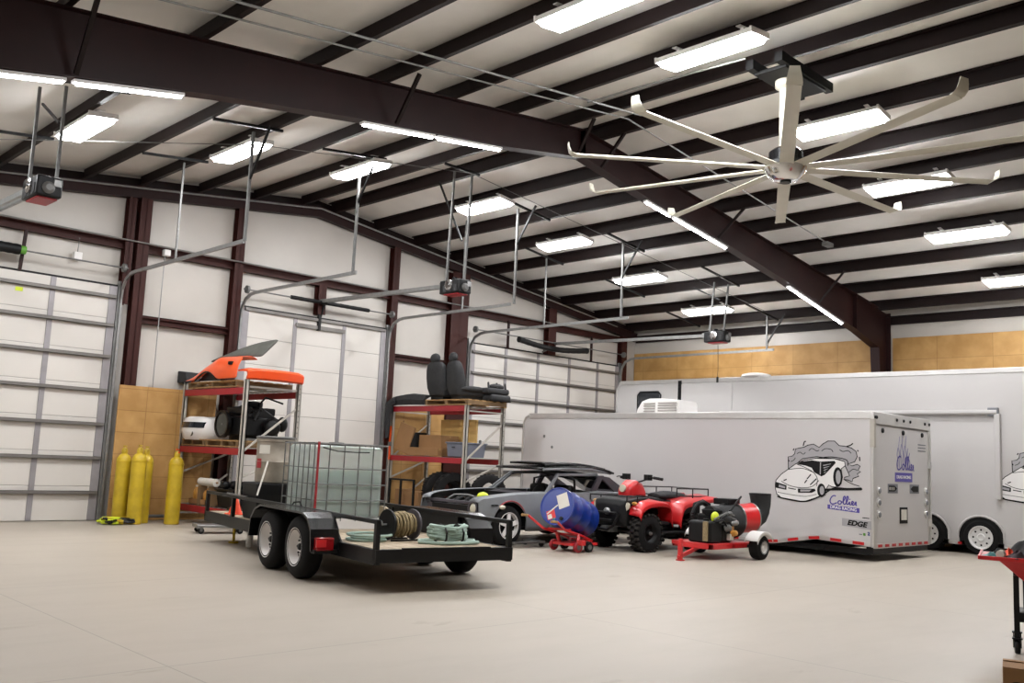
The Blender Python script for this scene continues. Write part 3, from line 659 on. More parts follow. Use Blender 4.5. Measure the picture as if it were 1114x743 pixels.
def cartoon(parent, f, part):
    pn = part
    Draw(f).fill(SMOKE, .0).build('smoke_'+pn, 'smoke', parent)
    d = Draw(f)
    d.stroke(SMOKE, 5, .0012, True, False)
    for l in ([(205,150),(225,140),(245,152),(260,140)], [(280,130),(300,115),(330,130),(345,125)], [(360,130),(385,115),(420,120),(430,135)], [(470,120),(490,130),(520,125),(540,140)], [(525,255),(550,235),(575,240)], [(165,200),(185,190),(195,175)]): d.stroke(zpts(l), 4, .0012)
    for l in ([(245,100),(252,75),(262,72)], [(180,130),(186,118)], [(510,100),(535,92),(550,80)], [(575,120),(582,128)], [(588,160),(590,185)], [(150,190),(155,200)]): d.stroke(zpts(l), 7, .0012)
    d.build('smoke_outline_'+pn, 'ink', parent)
    Draw(f).fill(BODY, .002).build('car_fill_'+pn, 'lwhite', parent)
    d = Draw(f).stroke(BODY, 5, .0032, True, False)
    d.fill(CANOPY, .0032)
    d.stroke(zpts([(80,420),(120,432),(250,444),(340,412),(390,380),(440,352),(520,352),(600,345)]), 9, .0032)
    d.fill(zpts([(380,358),(600,343),(606,350),(600,358),(450,366),(375,372)]), .0034)
    d.stroke(zpts([(205,215),(260,235),(310,262),(335,300),(330,345)]), 4, .0032)
    d.stroke(zpts([(150,250),(240,240),(310,262)]), 4, .0032)
    d.stroke(zpts([(105,325),(160,350),(230,360),(300,350),(345,310)]), 4, .0032)
    for l in ([(270,305),(295,275)], [(290,340),(330,300)], [(255,330),(270,310)], [(120,320),(140,312)]): d.stroke(zpts(l), 7, .0032)
    d.fill(zpts([(66,330),(140,350),(138,378),(68,368)]), .0034); d.fill(zpts([(212,366),(320,362),(325,375),(300,388),(214,392)]), .0034)
    d.stroke(zpts([(80,395),(160,405),(260,412),(330,395)]), 3, .0032); d.stroke(zpts([(150,365),(200,372)]), 6, .0032)
    for cx, cy, rx, ry in ((360,370,26,42), (460,285,28,60)):
        d.fill(zpts([(cx+rx*math.cos(k*.3927), cy+ry*math.sin(k*.3927)) for k in range(16)]), .0036)
    d.stroke(zpts([(330,175),(420,165),(510,180),(520,215)]), 5, .0032); d.stroke(zpts([(500,300),(540,320),(590,335)]), 4, .0032)
    d.build('car_ink_'+pn, 'ink', parent)
    d = Draw(f)
    for cx, cy, rx, ry in ((364,370,14,27), (463,285,15,42)):
        d.fill(zpts([(cx+rx*math.cos(k*.3927), cy+ry*math.sin(k*.3927)) for k in range(16)]), .0048)
    d.fill(zpts([(90,346),(132,357),(130,370),(88,362)]), .0048); d.fill(zpts([(228,371),(300,368),(285,381),(228,384)]), .0048)
    d.fill(zpts([(352,200),(358,199),(356,275),(350,270)]), .0048)
    for k in range(4): d.fill(zpts([(370+k*2, 215+k*15), (420-k*9, 205+k*15), (416-k*9, 209+k*15), (372+k*2, 221+k*15)]), .0048)
    d.build('car_detail_'+pn, 'smoke', parent)
cartoon(tr, dpt, 'decal')
COLLIER = [ [(448,400),(435,397),(420,410),(413,430),(420,445),(435,447),(455,438)],
            [(472,425),(462,432),(464,445),(476,445),(482,433),(472,425)], [(482,432),(492,430),(504,405),(500,398),(493,410),(493,440),(502,447)],
            [(502,447),(514,430),(522,405),(517,397),(511,412),(512,440),(520,447)], [(520,447),(530,430),(530,445),(538,447)],
            [(538,447),(548,438),(553,430),(545,426),(542,438),(550,448),(558,444)], [(558,444),(566,428),(568,436),(566,446),(573,450)] ]
d = Draw(dpt)
for l in COLLIER: d.stroke(zpts(l), 7, .001)
d.fill(zpts([(528,412),(534,410),(534,418),(528,418)]), .001)
d.build('name_lettering', 'purple', tr)
Draw(dpt).fill(zpts([(398,452),(588,464),(588,492),(398,478)]), .001).build('name_bar', 'purple', tr)
up_ = Vector((0, -.02, 1)); rt = (dpt(588,743-478)-dpt(398,743-465)); 
text('DRAG RACING', .072, 'lwhite', 'bar_lettering', tr, dpt(493, 743-471, .0025), rt, (0,0,1), sx=.98, bold=.001)
Draw(dpt).fill(zpts([(485,528),(655,535),(655,585),(485,572)]), .001).build('logo_plate', 'smoke', tr)
text('EDGE', .115, 'ink', 'logo_lettering', tr, dpt(572, 743-556, .0025), rt, (0,0,1), shear=.25, bold=.005, sx=1.18)
Draw(dpt).fill(zpts([(605,515),(645,517),(643,522),(603,520)]), .001).build('small_mark', 'ink', tr)
b = MB(); 
Draw(dpt).fill(zpts([(608,606),(622,607),(622,622),(608,621)]), .001).build('green_mark', 'green', tr)
text('2', .075, 'blue', 'number_lettering', tr, dpt(640, 743-609, .001), rt, (0,0,1), bold=.004)
Draw(dpt).fill(zpts([(585,612),(603,613),(603,619),(585,618)]), .001).build('grey_mark', 'grey', tr)
# rear door lettering with flames
def rpt(u, v, zoff=0): return Vector((.1 + u, -.037-zoff, v))
d = Draw(rpt)
for k, x in enumerate((.86, .93, 1.0, 1.07, 1.14, 1.21, 1.28, 1.35)):
    h = (.35, .55, .42, .62, .4, .58, .36, .28)[k]
    d.stroke([(x-.02, 1.58), (x+.015, 1.58+h*.35), (x-.03, 1.58+h*.65), (x+.01, 1.58+h)], .024, .001)
d.build('flame_lettering', 'lilac', tr)
d = Draw(rpt)
for l in COLLIER: d.stroke([(.82 + (x-413)/160*.72, 1.54 + (450-y)/52*.24) for x, y in l], .028, .002)
d.build('rear_name_lettering', 'purple', tr)
MB().box(.84, 1.56, -.0395, -.037, 1.34, 1.5).build('rear_name_bar', 'purple', tr)
text('DRAG RACING', .075, 'lwhite', 'rear_bar_lettering', tr, (1.2, -.0405, 1.42), (1,0,0), (0,0,1), sx=1.18, bold=.002)

# ------------------------------------------------------------------ big trailer along the right wall
BX, BY0, BY1, BZ = 19.4, .4, 15.83, 3.62
bt = thing('race_transporter', 'tall white race transporter trailer parked along the plywood lined wall', 'trailer', (BX, 0, 0))
MB().prism([(BY0, .17), (BY1-.3, .17), (BY1, .5), (BY1, 3.4), (BY1-.15, BZ-.05), (BY0, BZ-.05)], 'x', 0, 1.9).build('body', 'twb', bt, bev=.02)
MB().box(-.015, .04, BY0, BY1-.1, BZ-.1, BZ).box(0, 1.9, BY0, BY1-.12, BZ-.05, BZ-.01).build('roof_rail', 'alu', bt, bev=.006)
MB().tube([(-.005, BY1-.1, BZ-.05), (-.005, BY1, 3.4), (-.005, BY1+.01, .6)], .03).build('nose_trim', 'twb', bt)
MB().box(-.012, .03, BY0, BY1-.35, .17, .24).build('skirt_trim', 'alu', bt)
for y in (6.7, 7.72):
    o = MB().lathe([(.2,0),(.3,.0),(.335,.03),(.335,.2),(.3,.23),(.2,.23)], (-.04, y, .335), (1,0,0), 32, cap=False).build('wheel', 'rubber', bt)
    r = MB().lathe([(.03,.01),(.06,.0),(.08,.03),(.19,.03),(.205,-.005),(.225,-.008),(.225,.06),(.05,.1)], (-.045, y, .335), (1,0,0), 28).build('rim', 'rimm', o)
    b = MB()
    for k in range(8):
        a = k*math.pi/4; b.lathe([(.02,0),(.018,-.003),(.002,-.003)], (-.017, y+.145*math.cos(a), .335+.145*math.sin(a)), (1,0,0), 8)
    b.build('rim_holes', 'ink', o)
    # fender arch with lip
    MB().tube([(-.02, y+.43*math.cos(a), .335+.41*math.sin(a)) for a in [math.pi*k/14 - .25 for k in range(0, 15)] + [math.pi+.2]], .022).build('fender_lip', 'twb', bt)
    MB().prism([(y+.41*math.cos(k*math.pi/16), .335+.39*math.sin(k*math.pi/16)) for k in range(17)] + [(y-.41, .16), (y+.41, .16)], 'x', -.012, .1).build('wheel_well', 'ink', bt)
    for sx in (1.65,): MB().lathe([(.2,0),(.3,.0),(.335,.03),(.335,.2),(.3,.23),(.2,.23)], (sx, y, .335), (1,0,0), 24, cap=False).build('wheel', 'rubber', bt)
MB().box(-.03, 0, 7.06, 7.13, .18, .22).build('reflector', 'reflect_r', bt)
MB().cyl((-.07, 6.35, 2.75), (-.07, 12.6, 2.75), .05).build('awning_roll', 'twb', bt)
MB().box(-.1, 0, 6.3, 6.4, 1.08, 2.72).build('awning_arm', 'twb', bt, bev=.01)
MB().box(-.09, -.02, 6.33, 6.52, 2.68, 2.84).build('awning_bracket', 'grey', bt, bev=.008)
wn = MB().box(-.02, .02, 14.42, 15.12, 2.5, 3.3).build('window', 'glassd', bt, bev=.06, seg=4)
b = MB().tube([(-.012, y, z) for y, z in ((14.48, 2.48), (14.4, 2.56), (14.4, 3.24), (14.48, 3.32), (15.06, 3.32), (15.14, 3.24), (15.14, 2.56), (15.06, 2.48))], .018, closed=True); b.build('window_frame', 'ink', bt)
MB().box(-.03, 0, 13.76, 13.86, 2.6, 3.58).build('door_gasket', 'ink', bt)
MB().box(-.02, 0, 12.3, 13.78, .5, 3.5).build('side_door', 'twb', bt, bev=.01)
MB().lathe([(.05,0),(.3,0),(.36,.04),(.33,.09),(.2,.12),(.05,.13)], (.25, 11.8, BZ-.02), (0,0,1), 20).build('roof_vent', 'white', bt)
cartoon(bt, lambda u, v, z=0: Vector((-.004-z, 6.57 - u*.00302, .2 + v*.00284)), 'big_decal')
cx = lambda u, v, z=0: Vector((-.004-z, 6.57 - u*.00302, .2 + v*.00284))
d = Draw(cx)
for l in COLLIER: d.stroke(zpts(l), 7, .001)
d.build('big_name_lettering', 'purple', bt)
Draw(cx).fill(zpts([(398,452),(588,464),(588,492),(398,478)]), .001).build('big_name_bar', 'purple', bt)

# ------------------------------------------------------------------ black utility trailer
UO = Vector((5.814, 7.833, 0)); UA = math.radians(80.286)
UU = Vector((math.cos(UA), math.sin(UA), 0)); UW = Vector((UU.y, -UU.x, 0)); URZ = -(math.pi/2 - UA)
def onut(x, y, z): return UO + UW*x + UU*y + Vector((0, 0, z))
W_, LB, ZD, ZRL = 1.69, 5.75, .445, .75
t = thing('utility_trailer', 'black tandem axle flatbed trailer with white wheels and a plank deck', 'trailer', UO, URZ)
MB().box(.03, W_-.03, 0.04, LB-.05, ZD-.045, ZD).build('deck', 'deck', t, smooth=False)
b = MB().box(0, .06, 0, LB, ZD-.15, ZD).box(W_-.06, W_, 0, LB, ZD-.15, ZD).box(0, W_, -.02, .05, ZD-.13, ZD+.005).box(0, W_, LB-.06, LB, ZD-.15, ZD)
for k in range(1, 9): b.box(.06, W_-.06, k*.6, k*.6+.05, ZD-.14, ZD-.046)
b.build('chassis', 'blackm', t, smooth=False)
for sx in (.0, W_-.05):
    MB().box(sx, sx+.05, 0, LB, ZRL-.045, ZRL).box(sx+.012, sx+.035, 1.15, 2.95, ZD, ZRL-.04).build('side_rail', 'blackm', t, bev=.006)
    for y in (.0, 1.1, 2.8, 4.5, LB-.06): MB().box(sx, sx+.05, y, y+.055, ZD-.1, ZRL-.02).build('rail_post', 'blackm', t, smooth=False)
    MB().prism([(1.15, ZD), (1.15, ZRL-.05), (.85, ZD)], 'x', sx+.01, sx+.03).build('gusset', 'blackm', t, smooth=False)
MB().box(.3, W_-.3, -.03, -.005, ZD-.02, ZD+.02).build('ramp_catch', 'blackm', t)
def wheel_set(y, near):
    x0 = -.3 if near else W_+.075
    o = MB().lathe([(.19,0),(.24,-.005),(.315,.012),(.342,.045),(.345,.09),(.345,.14),(.342,.18),(.315,.212),(.24,.225),(.19,.22)], (x0, y, .346), (1,0,0), 40, cap=False).build('wheel', 'rubber', t)
    s_ = 1 if near else -1; xo = x0 if near else x0+.22
    r = MB().lathe([(.2,.0),(.212,-.004),(.205,.02),(.185,.05),(.165,.1),(.13,.105),(.1,.08),(.06,.075),(.03,.075)], (xo, y, .346), (s_,0,0), 32, cap=False).build('rim', 'white', o)
    MB().lathe([(.04,.085),(.04,.06),(.028,.045),(.005,.042)], (xo, y, .346), (s_,0,0), 16).build('hub_cap', 'blackm', o)
    b = MB()
    for k in range(6):
        a = k*math.pi/3; b.cyl((xo+s_*.1, y+.075*math.cos(a), .346+.075*math.sin(a)), (xo+s_*.06, y+.075*math.cos(a), .346+.075*math.sin(a)), .012, n=6)
    for k in range(8):
        a = k*math.pi/4; b.lathe([(.018,.0),(.001,-.002)], (xo+s_*.098, y+.14*math.cos(a), .346+.14*math.sin(a)), (-s_,0,0), 8)
    b.build('wheel_nuts', 'blackm', o)
for y in (1.39, 2.29):
    wheel_set(y, True); wheel_set(y, False)
for near in (True, False):
    x0, x1 = (-.33, .0) if near else (W_, W_+.33)
    prof = [(.86, .36), (.9, .58), (1.0, .69), (1.15, .745), (2.5, .745), (2.68, .69), (2.8, .58), (2.84, .36)]
    inn = [(y + (.02 if y < 1.8 else -.02), z-.02) for y, z in prof]
    MB().prism(prof + inn[::-1], 'x', x0, x1).build('fender', 'blackg', t, smooth=False)
    xx = x1-.012 if near else x0
    MB().prism([(.86, .36), (.9, .58), (1.0, .69), (1.15, .745), (2.5, .745), (2.68, .69), (2.8, .58), (2.84, .36), (2.3, .4), (1.4, .4)], 'x', xx, xx+.012).build('fender_back', 'blackm', t, smooth=False)
tl = MB().box(-.3, -.1, .78, .86, .36, .5).build('tail_light', 'tail', t, bev=.012)
MB().box(-.31, -.05, .8, .9, .33, .37).build('tail_light_bracket', 'blackm', t)
MB().box(-.305, -.19, .775, .79, .4, .48).build('tail_lens', 'reflect_r', tl)
MB().cyl((.05, 1.39, .346), (W_-.05, 1.39, .346), .04).cyl((.05, 2.29, .346), (W_-.05, 2.29, .346), .04).box(.1, .16, .9, 2.8, .3, .38).box(W_-.16, W_-.1, .9, 2.8, .3, .38).build('axles', 'blackm', t)
MB().bar((.1, LB, ZD-.1), (W_/2, LB+1.15, ZD-.1), .07, .1).bar((W_-.1, LB, ZD-.1), (W_/2, LB+1.15, ZD-.1), .07, .1).box(W_/2-.05, W_/2+.05, LB+1.1, LB+1.4, ZD-.14, ZD-.04).build('drawbar', 'blackm', t, smooth=False)
MB().cyl((.33, 5.3, .02), (.33, 5.3, .34), .022).cyl((.33, 5.3, .0), (.33, 5.3, .025), .075).build('jack', 'yellow', t)
MB().cyl((.36, 4.7, .0), (.36, 4.7, .31), .05).build('support_post', 'white', t)
MB().bar((.02, 4.0, ZRL), (-.05, 4.6, ZRL+.02), .02, .02).build('latch_handle', 'galvd', t)

# water tote on the trailer
QX, QY = .3, 2.42
t = thing('water_tote', 'half full translucent water tank in a steel cage on the black trailer', 'water tank', onut(QX, QY, ZD+.002), URZ)
TWd, TLn, TH0, TH1 = 1.02, 1.0, .14, 1.08
MB().box(.0, TWd, 0, .1, 0.0, .1).box(.0, TWd, TLn/2-.05, TLn/2+.05, 0.0, .1).box(.0, TWd, TLn-.1, TLn, 0.0, .1).box(0, TWd, 0, TLn, .1, .13).build('pallet', 'white', t, smooth=False)
MB().box(.05, TWd-.05, .05, TLn-.05, .15, .72).build('water', 'water', t, bev=.05, seg=3)
MB().box(.032, TWd-.032, .032, TLn-.032, .135, TH1-.03).build('tank', 'tank', t, bev=.06, seg=3)
MB().lathe([(.11,0),(.11,.04),(.09,.05),(.02,.05)], (TWd/2, TLn/2, TH1-.035), n=20).build('lid', 'blackm', t)
b = MB()
zs = [.15, .36, .56, .76, TH1-.01]
for z in zs:
    b.tube([(.0, .0, z), (TWd, .0, z), (TWd, TLn, z), (0, TLn, z)], .009 if z < 1 else .014, 6, closed=True)
for k in range(6):
    x = TWd*k/5
    b.tube([(x, 0, .1), (x, 0, TH1)], .008, 6); b.tube([(x, TLn, .1), (x, TLn, TH1)], .008, 6)
for k in range(1, 6):
    y = TLn*k/6
    b.tube([(0, y, .1), (0, y, TH1)], .008, 6); b.tube([(TWd, y, .1), (TWd, y, TH1)], .008, 6)
b.build('cage', 'galvd', t)
MB().box(.03, .06, -.018, -.012, .08, TH1+.01).build('red_strap', 'redbeam', t)
MB().tube([(.1, -.02, 1.02), (.3, -.025, .98), (.55, -.02, .975), (.75, -.02, .98)], .008).build('cord', 'blackm', t)
MB().tube([(-.02, .15, .2), (-.03, .3, .32), (-.025, .5, .3), (-.02, .7, .18)], .01).build('drain_hose', 'blackm', t)

# stainless drum on a black bin, cone, reel, hose bundle
bx = onut(.42, 4.12, ZD+.002)
tag(MB().hexa([(-.3,-.28,0),(.3,-.28,0),(.3,.28,0),(-.3,.28,0),(-.33,-.31,.5),(.33,-.31,.5),(.33,.31,.5),(-.33,.31,.5)]).build('storage_bin', 'black', bev=.02), 'black plastic bin under the metal drum on the black trailer', 'bin')
o = bpy.data.objects['storage_bin']; o.location = bx; o.rotation_euler = (0,0,URZ)
t = thing('metal_drum', 'stained grey metal drum with paper labels standing on a black bin', 'drum', onut(.42, 4.12, ZD+.504), URZ)
MB().lathe([(.24,0),(.25,.01),(.25,.28),(.256,.29),(.25,.3),(.25,.56),(.262,.57),(.262,.6),(.24,.61),(.23,.59)], n=32).build('body', 'steeldrum', t)
MB().lathe([(.02,.595),(.25,.6),(.266,.615),(.266,.635),(.24,.645),(.02,.645)], n=32).build('lid', 'galvd', t)
def lab(z0, z1, a0, a1, r, nm, m_):
    MB().grid([[(r*math.cos(a0+(a1-a0)*k/5), r*math.sin(a0+(a1-a0)*k/5), z) for k in range(6)] for z in (z0, z1)]).build(nm, m_, t)
for a, c in (((-.2,-.3,.3),(-.36,-.42,-.16)),((.27,-.05,.2),(.2,-.5,-.2))): MB().bar(a, c, .025, .008).build('tie_strap', 'paper', t)
lab(.4, .52, -2.9, -2.2, .2535, 'paper_label', 'paper'); lab(.2, .33, 3.2, 3.6, .2535, 'red_label', 'redbeam')
t = thing('traffic_cone', 'small orange safety cone standing on the front of the black trailer', 'cone', onut(.2, 4.95, ZD+.002), URZ)
MB().box(-.12, .12, -.12, .12, 0, .015).build('base', 'cone', t, bev=.005); MB().lathe([(.1,.01),(.02,.26),(.015,.265),(.005,.265)], n=20).build('body', 'cone', t)
MB().lathe([(.072,.09),(.0525,.165)], n=20, cap=False).build('band', 'cone', t)
t = thing('tool_box', 'black tool box with open top at the front of the black trailer', 'box', onut(.95, 5.3, ZD+.002), URZ)
MB().box(-.3, .3, -.2, .2, 0, .26).build('body', 'black', t, bev=.015); MB().box(-.3, .3, -.21, .2, .262, .3).build('lid', 'galvd', t, bev=.008); MB().tube([(-.1,-.22,.2),(0,-.26,.2),(.1,-.22,.2)], .01).build('handle', 'blackm', t)
t = thing('cable_reel', 'black cable reel wound with tan cable on the rear of the trailer deck', 'cable reel', onut(.8, .98, ZD+.18), URZ+.12)
for x, nm in ((-.18, 0), (.17, 1)): MB().lathe([(.03,-.01),(.172,-.012),(.176,0),(.172,.012),(.03,.01)], (x, 0, 0), (1,0,0), 28).build('flange', 'blackm' if nm == 0 else 'primerd', t)
MB().cyl((-.17,0,0), (.17,0,0), .07, n=20).build('core', 'blackm', t)
pts = []
for k in range(220):
    lay = k // 74; f = (k % 74)/73; f = f if lay % 2 == 0 else 1-f
    r = .085 + lay*.018 + (.02 if .3 < f < .7 else 0); a = k*.62
    pts.append((-.15+.3*f, r*math.cos(a), r*math.sin(a)))
MB().tube(pts, .013, 6).build('wound_cable', 'rope', t)
MB().tube([(-.19,0,0),(-.25,0,0),(-.25,.02,.03)], .012).cyl((-.34,.02,.03),(-.25,.02,.03), .015).build('crank_handle', 'galv', t)
MB().bar((-.2,.12,-.17), (.19,.12,-.17), .025, .02).bar((-.2,-.12,-.17), (.19,-.12,-.17), .025, .02).build('stand', 'blackm', t)
t = thing('hose_bundle', 'pale green hose coiled into a bundle on the rear deck corner', 'hose', onut(1.16, .52, ZD+.002), URZ)
pts = []
for k in range(150):
    a = k*.42; f = k/149
    pts.append((.19*math.cos(a)*1.15 + .02*math.sin(k), .13*math.sin(a)+.02*math.cos(k*1.7), .035 + .14*f + .035*abs(math.cos(a))))
MB().tube(pts, .021, 6).build('coil', 'hose', t)
MB().tube([(.2,-.05,.03),(.36,.0,.022),(.42,.1,.022),(.3,.22,.022),(.0,.26,.022),(-.25,.2,.022),(-.36,.0,.022),(-.2,-.18,.022),(.1,-.2,.022),(.34,-.12,.022)], .02, 6).build('loose_end', 'hose', t)
for x in (-.1, .12): MB().tube([(x+.02*math.sin(k), .19*math.cos(k*.7), .1+.11*math.sin(k*.7)) for k in range(10)], .012, 5).build('tie', 'blackm', t)
t = thing('hose_coil', 'flat loop of pale green hose lying beside the cable reel on the deck', 'hose', onut(.36, .95, ZD+.002), URZ)
for k, r in enumerate((.2, .17, .23)): MB().tube([(.0 + r*1.1*math.cos(a*.5236)+.02*k, r*math.sin(a*.5236), .018+.026*k) for a in range(12)], .016, 6, closed=True).build('loop', 'hose', t)
t = thing('plywood_sheet', 'pale bare board leaning against the far side of the black trailer', 'board', onut(W_+.2, 4.2, 0), URZ)
R = Matrix.Rotation(math.radians(-12), 3, 'Y')
MB().hexa([R @ Vector(p) for p in ((0,-.4,.02),(.02,-.4,.02),(.02,1.3,.02),(0,1.3,.02),(0,-1.05,.68),(.02,-1.05,.68),(.02,1.3,1.02),(0,1.3,1.02))]).build('sheet', 'board', t, smooth=False)

# ------------------------------------------------------------------ pallet racks
def pallet(nm_label, loc, w_, l_, rz=0):
    t = thing('pallet', nm_label, 'pallet', loc, rz, 'wooden pallets on the racks')
    n = 6
    for k in range(n):
        x = w_*k/(n-1)*.9; MB().box(x, x+w_*.1, 0, l_, .1, .122).build('deck_board', 'wood', t, smooth=False)
    for y in (0, l_/2-.04, l_-.08): MB().box(0, w_, y, y+.08, .018, .1).build('stringer', 'woodd', t, smooth=False)
    MB().box(0, .1, 0, l_, 0, .018).box(w_-.1, w_, 0, l_, 0, .018).box(w_/2-.05, w_/2+.05, 0, l_, 0, .018).build('bottom_boards', 'wood', t, smooth=False)
    return t
def rack(label, x0, x1, y0, y1, h, levels, wire):
    t = thing('pallet_rack', label, 'pallet rack', (x0, y0, 0))
    W, L_ = x1-x0, y1-y0
    for x in (0, W-.075):
        for y in (0, L_-.075):
            o = MB().box(x, x+.075, y, y+.018, .01, h).box(x, x+.016, y, y+.075, .01, h).box(x+.059, x+.075, y, y+.075, .01, h).build('upright', 'rackgrey', t, smooth=False)
            MB().box(x-.03, x+.105, y-.03, y+.105, 0, .01).build('foot_plate', 'rackgrey', o)
            if x == 0: continue
            b = MB()
            for k in range(int(h/.1)-1): b.box(x+.03, x+.045, y-.002, y+.001, .1+k*.1, .13+k*.1)
            b.build('slots', 'galvd', o, smooth=False)
    for y in (.02, L_-.055):
        b = MB()
        for (za, zb) in ((.15, .9), (.9, 1.3), (1.35, 2.15)):
            b.bar((.06, y+.02, za), (W-.06, y+.02, zb), .035, .03)
        for z in (.15, h-.12): b.bar((.06, y+.02, z), (W-.06, y+.02, z), .035, .03)
        b.build('brace', 'rackgrey', t, smooth=False)
    for z in levels:
        for x in (.0, W-.05):
            MB().box(x, x+.05, .08, L_-.08, z-.115, z).build('beam', 'redbeam', t, bev=.005)
        if wire:
            b = MB()
            for k in range(12): b.cyl((.02, .1+(L_-.2)*k/11, z+.004), (W-.02, .1+(L_-.2)*k/11, z+.004), .004, n=5)
            for k in range(5): b.cyl((.06+(W-.12)*k/4, .08, z+.01), (.06+(W-.12)*k/4, L_-.08, z+.01), .004, n=5)
            b.build('wire_deck', 'galv', t)
    return t
R1X, R1Y = 8.0, 14.8
rack('left pallet rack with red beams, orange car body parts on top', R1X, 9.12, R1Y, 17.2, 2.6, [.33, 1.4, 2.46], True)
R2X, R2Y = 12.97, 14.6
rack('right pallet rack with red beams, grey car seats on top', R2X, 14.1, R2Y, 17.2, 2.515, [1.4, 2.5], True)
ZP = .125
pallet('wooden pallet under the orange body panels, top of the left rack', (R1X+.0, R1Y+.3, 2.478), 1.1, 1.9)
pallet('wooden pallet under the engine, left rack middle shelf', (R1X+.02, R1Y+.15, 1.418), 1.05, 1.2)
pallet('wooden pallet under the white bumper, left rack middle shelf', (R1X+.02, R1Y+1.4, 1.418), 1.05, .95)
pallet('wooden pallet under the grey car seats, top of the right rack', (R2X-.0, R2Y-.02, 2.518), 1.14, 1.4)

# orange fender panel with the dark hood flap, on rack 1
def sheet(name, parent, m_, f, nu=10, nv=6, th=.012, sub=1):
    return MB().grid([[f(i/nu, j/nv) for j in range(nv+1)] for i in range(nu+1)]).build(name, m_, parent, solid=th, sub=sub)
z0 = 2.478+ZP
t = thing('car_body_panel', 'bright orange car nose panel with a raised dark inner flap, left rack top', 'car part', (R1X, R1Y, z0))
def ztop(u): return .43*min(1, u/.55)**.9 - .06*max(0, u-.6)
def low(u): return max(.012, .02 + .15*math.sin(min(1, max(0, (u-.2)/.42))*math.pi))
sheet('side_skin', t, 'orange', lambda u, v: (-.045 + .1*v - .04*math.sin(v*3.1), 2.25-2.0*u, low(u) + (max(ztop(u), low(u)+.01)-low(u))*v), 16, 6)
sheet('outer_skin', t, 'orange', lambda u, v: (.055 + .3*v*min(1, u*1.6), 2.25-2.0*u, ztop(u) - .03*v + .04*math.sin(v*3.1)*u), 14, 5)
MB().tube([(-.045, 2.25-2.0*u_, low(u_)) for u_ in [.2+.42*k/10 for k in range(11)]], .016).build('wheel_arch', 'blackm', t)
MB().prism([(2.25-2.0*u_, low(u_)+.01) for u_ in [.2+.42*k/10 for k in range(11)]] + [(1.01, .012), (1.85, .012)], 'x', .03, .05).build('arch_shade', 'blackm', t, smooth=False)  # added black panel standing in for shade behind the arch
sheet('dark_flap', t, 'flapg', lambda u, v: (.06 + .2*u + .34*v, 1.55 - 1.55*u, .36 + .05*u + .05*math.sin(u*3.1) + v*(.16+.2*u)), 10, 4, .05)
MB().box(-.06, .02, .5, .6, .27, .33).build('light_opening', 'ink', t, bev=.01)
t = thing('bumper_cover', 'long dark orange bumper cover lying across the left rack top', 'car part', (R1X+.12, R1Y-.02, z0-.03))
prof = [(-.08, .03), (-.13, .06), (-.14, .19), (-.1, .23), (.16, .25), (.3, .24), (.3, .21), (.1, .21), (-.07, .19), (-.1, .13), (-.06, .06)]
R = []
for k in range(9):
    f_ = k/8; x = -.1 + 1.12*f_; bow = -.08*math.sin(f_*math.pi); sc = .85 + .15*min(1, math.sin(f_*math.pi)*2.5)
    R.append([(x, .12+bow+a*sc, c*sc) for a, c in prof])
MB().rings(R).build('cover', 'orange2', t)
t = thing('foam_wedge', 'dark grey block lying at the far end of the left rack top', 'block', (R1X-.02, R1Y+2.42, z0+.0))
MB().hexa([(0,-.15,0),(.3,-.15,0),(.3,.3,0),(0,.3,0),(0,-.1,.2),(.3,-.1,.2),(.3,.3,.24),(0,.3,.24)]).build('block', 'dgrey', t, bev=.02)
# engine on the middle shelf
z1 = 1.418+ZP
t = thing('car_engine', 'black car engine with a front fan on the left rack middle shelf', 'engine', (R1X+.1, R1Y+.2, z1))
MB().box(.1, .8, .12, .95, .08, .42).prism([(.08,.4),(.44,.62),(.82,.4)], 'y', .15, .9).build('block', 'blackm', t, bev=.03)
MB().box(.2, .7, .2, .85, .0, .1).build('oil_pan', 'blackm', t, bev=.03)
for x in (.12, .56): MB().box(x, x+.2, .2, .85, .46, .6).build('valve_cover', 'black', t, bev=.03)
MB().lathe([(.03,-.02),(.09,-.02),(.22,-.01),(.23,.02),(.2,.03),(.06,.03)], (.02, .72, .28), (-1,0,0), 24).build('fan', 'galvd', t)
MB().lathe([(.2,-.03),(.245,-.03),(.25,.05),(.21,.05)], (.02, .72, .28), (-1,0,0), 28, cap=False).build('fan_shroud', 'blackm', t)
MB().lathe([(.02,.035),(.19,.035)], (.02, .72, .28), (-1,0,0), 24, cap=False).build('fan_guard', 'flapg', t)
MB().lathe([(.16,0),(.18,.03),(.18,.1),(.05,.12)], (.45, .5, .6), n=20).build('air_cleaner', 'black', t)
for k in range(9):
    R_ = random.Random(k); a = Vector((R_.uniform(.05,.85), R_.uniform(-.05,.9), R_.uniform(.3,.6))); c = Vector((R_.uniform(.05,.95), R_.uniform(-.1,.3), R_.uniform(.1,.75)))
    MB().tube([a, (a+c)/2+Vector((R_.uniform(-.1,.1), -.05, .18)), c], R_.uniform(.012,.028), 6).build('hose', 'black', t)
MB().sph((.6, .02, .25), (.16, .12, .16)).sph((.85, .1, .32), (.1, .1, .14)).build('alternator', 'blackm', t)
MB().bar((.1,.04,.02), (.95,.04,.02), .1, .04).build('mount', 'galvd', t)
t = thing('car_bumper', 'white car bumper shell with dark opening on the left rack middle shelf', 'car part', (R1X+.0, R1Y+1.45, z1+.07))
R = []
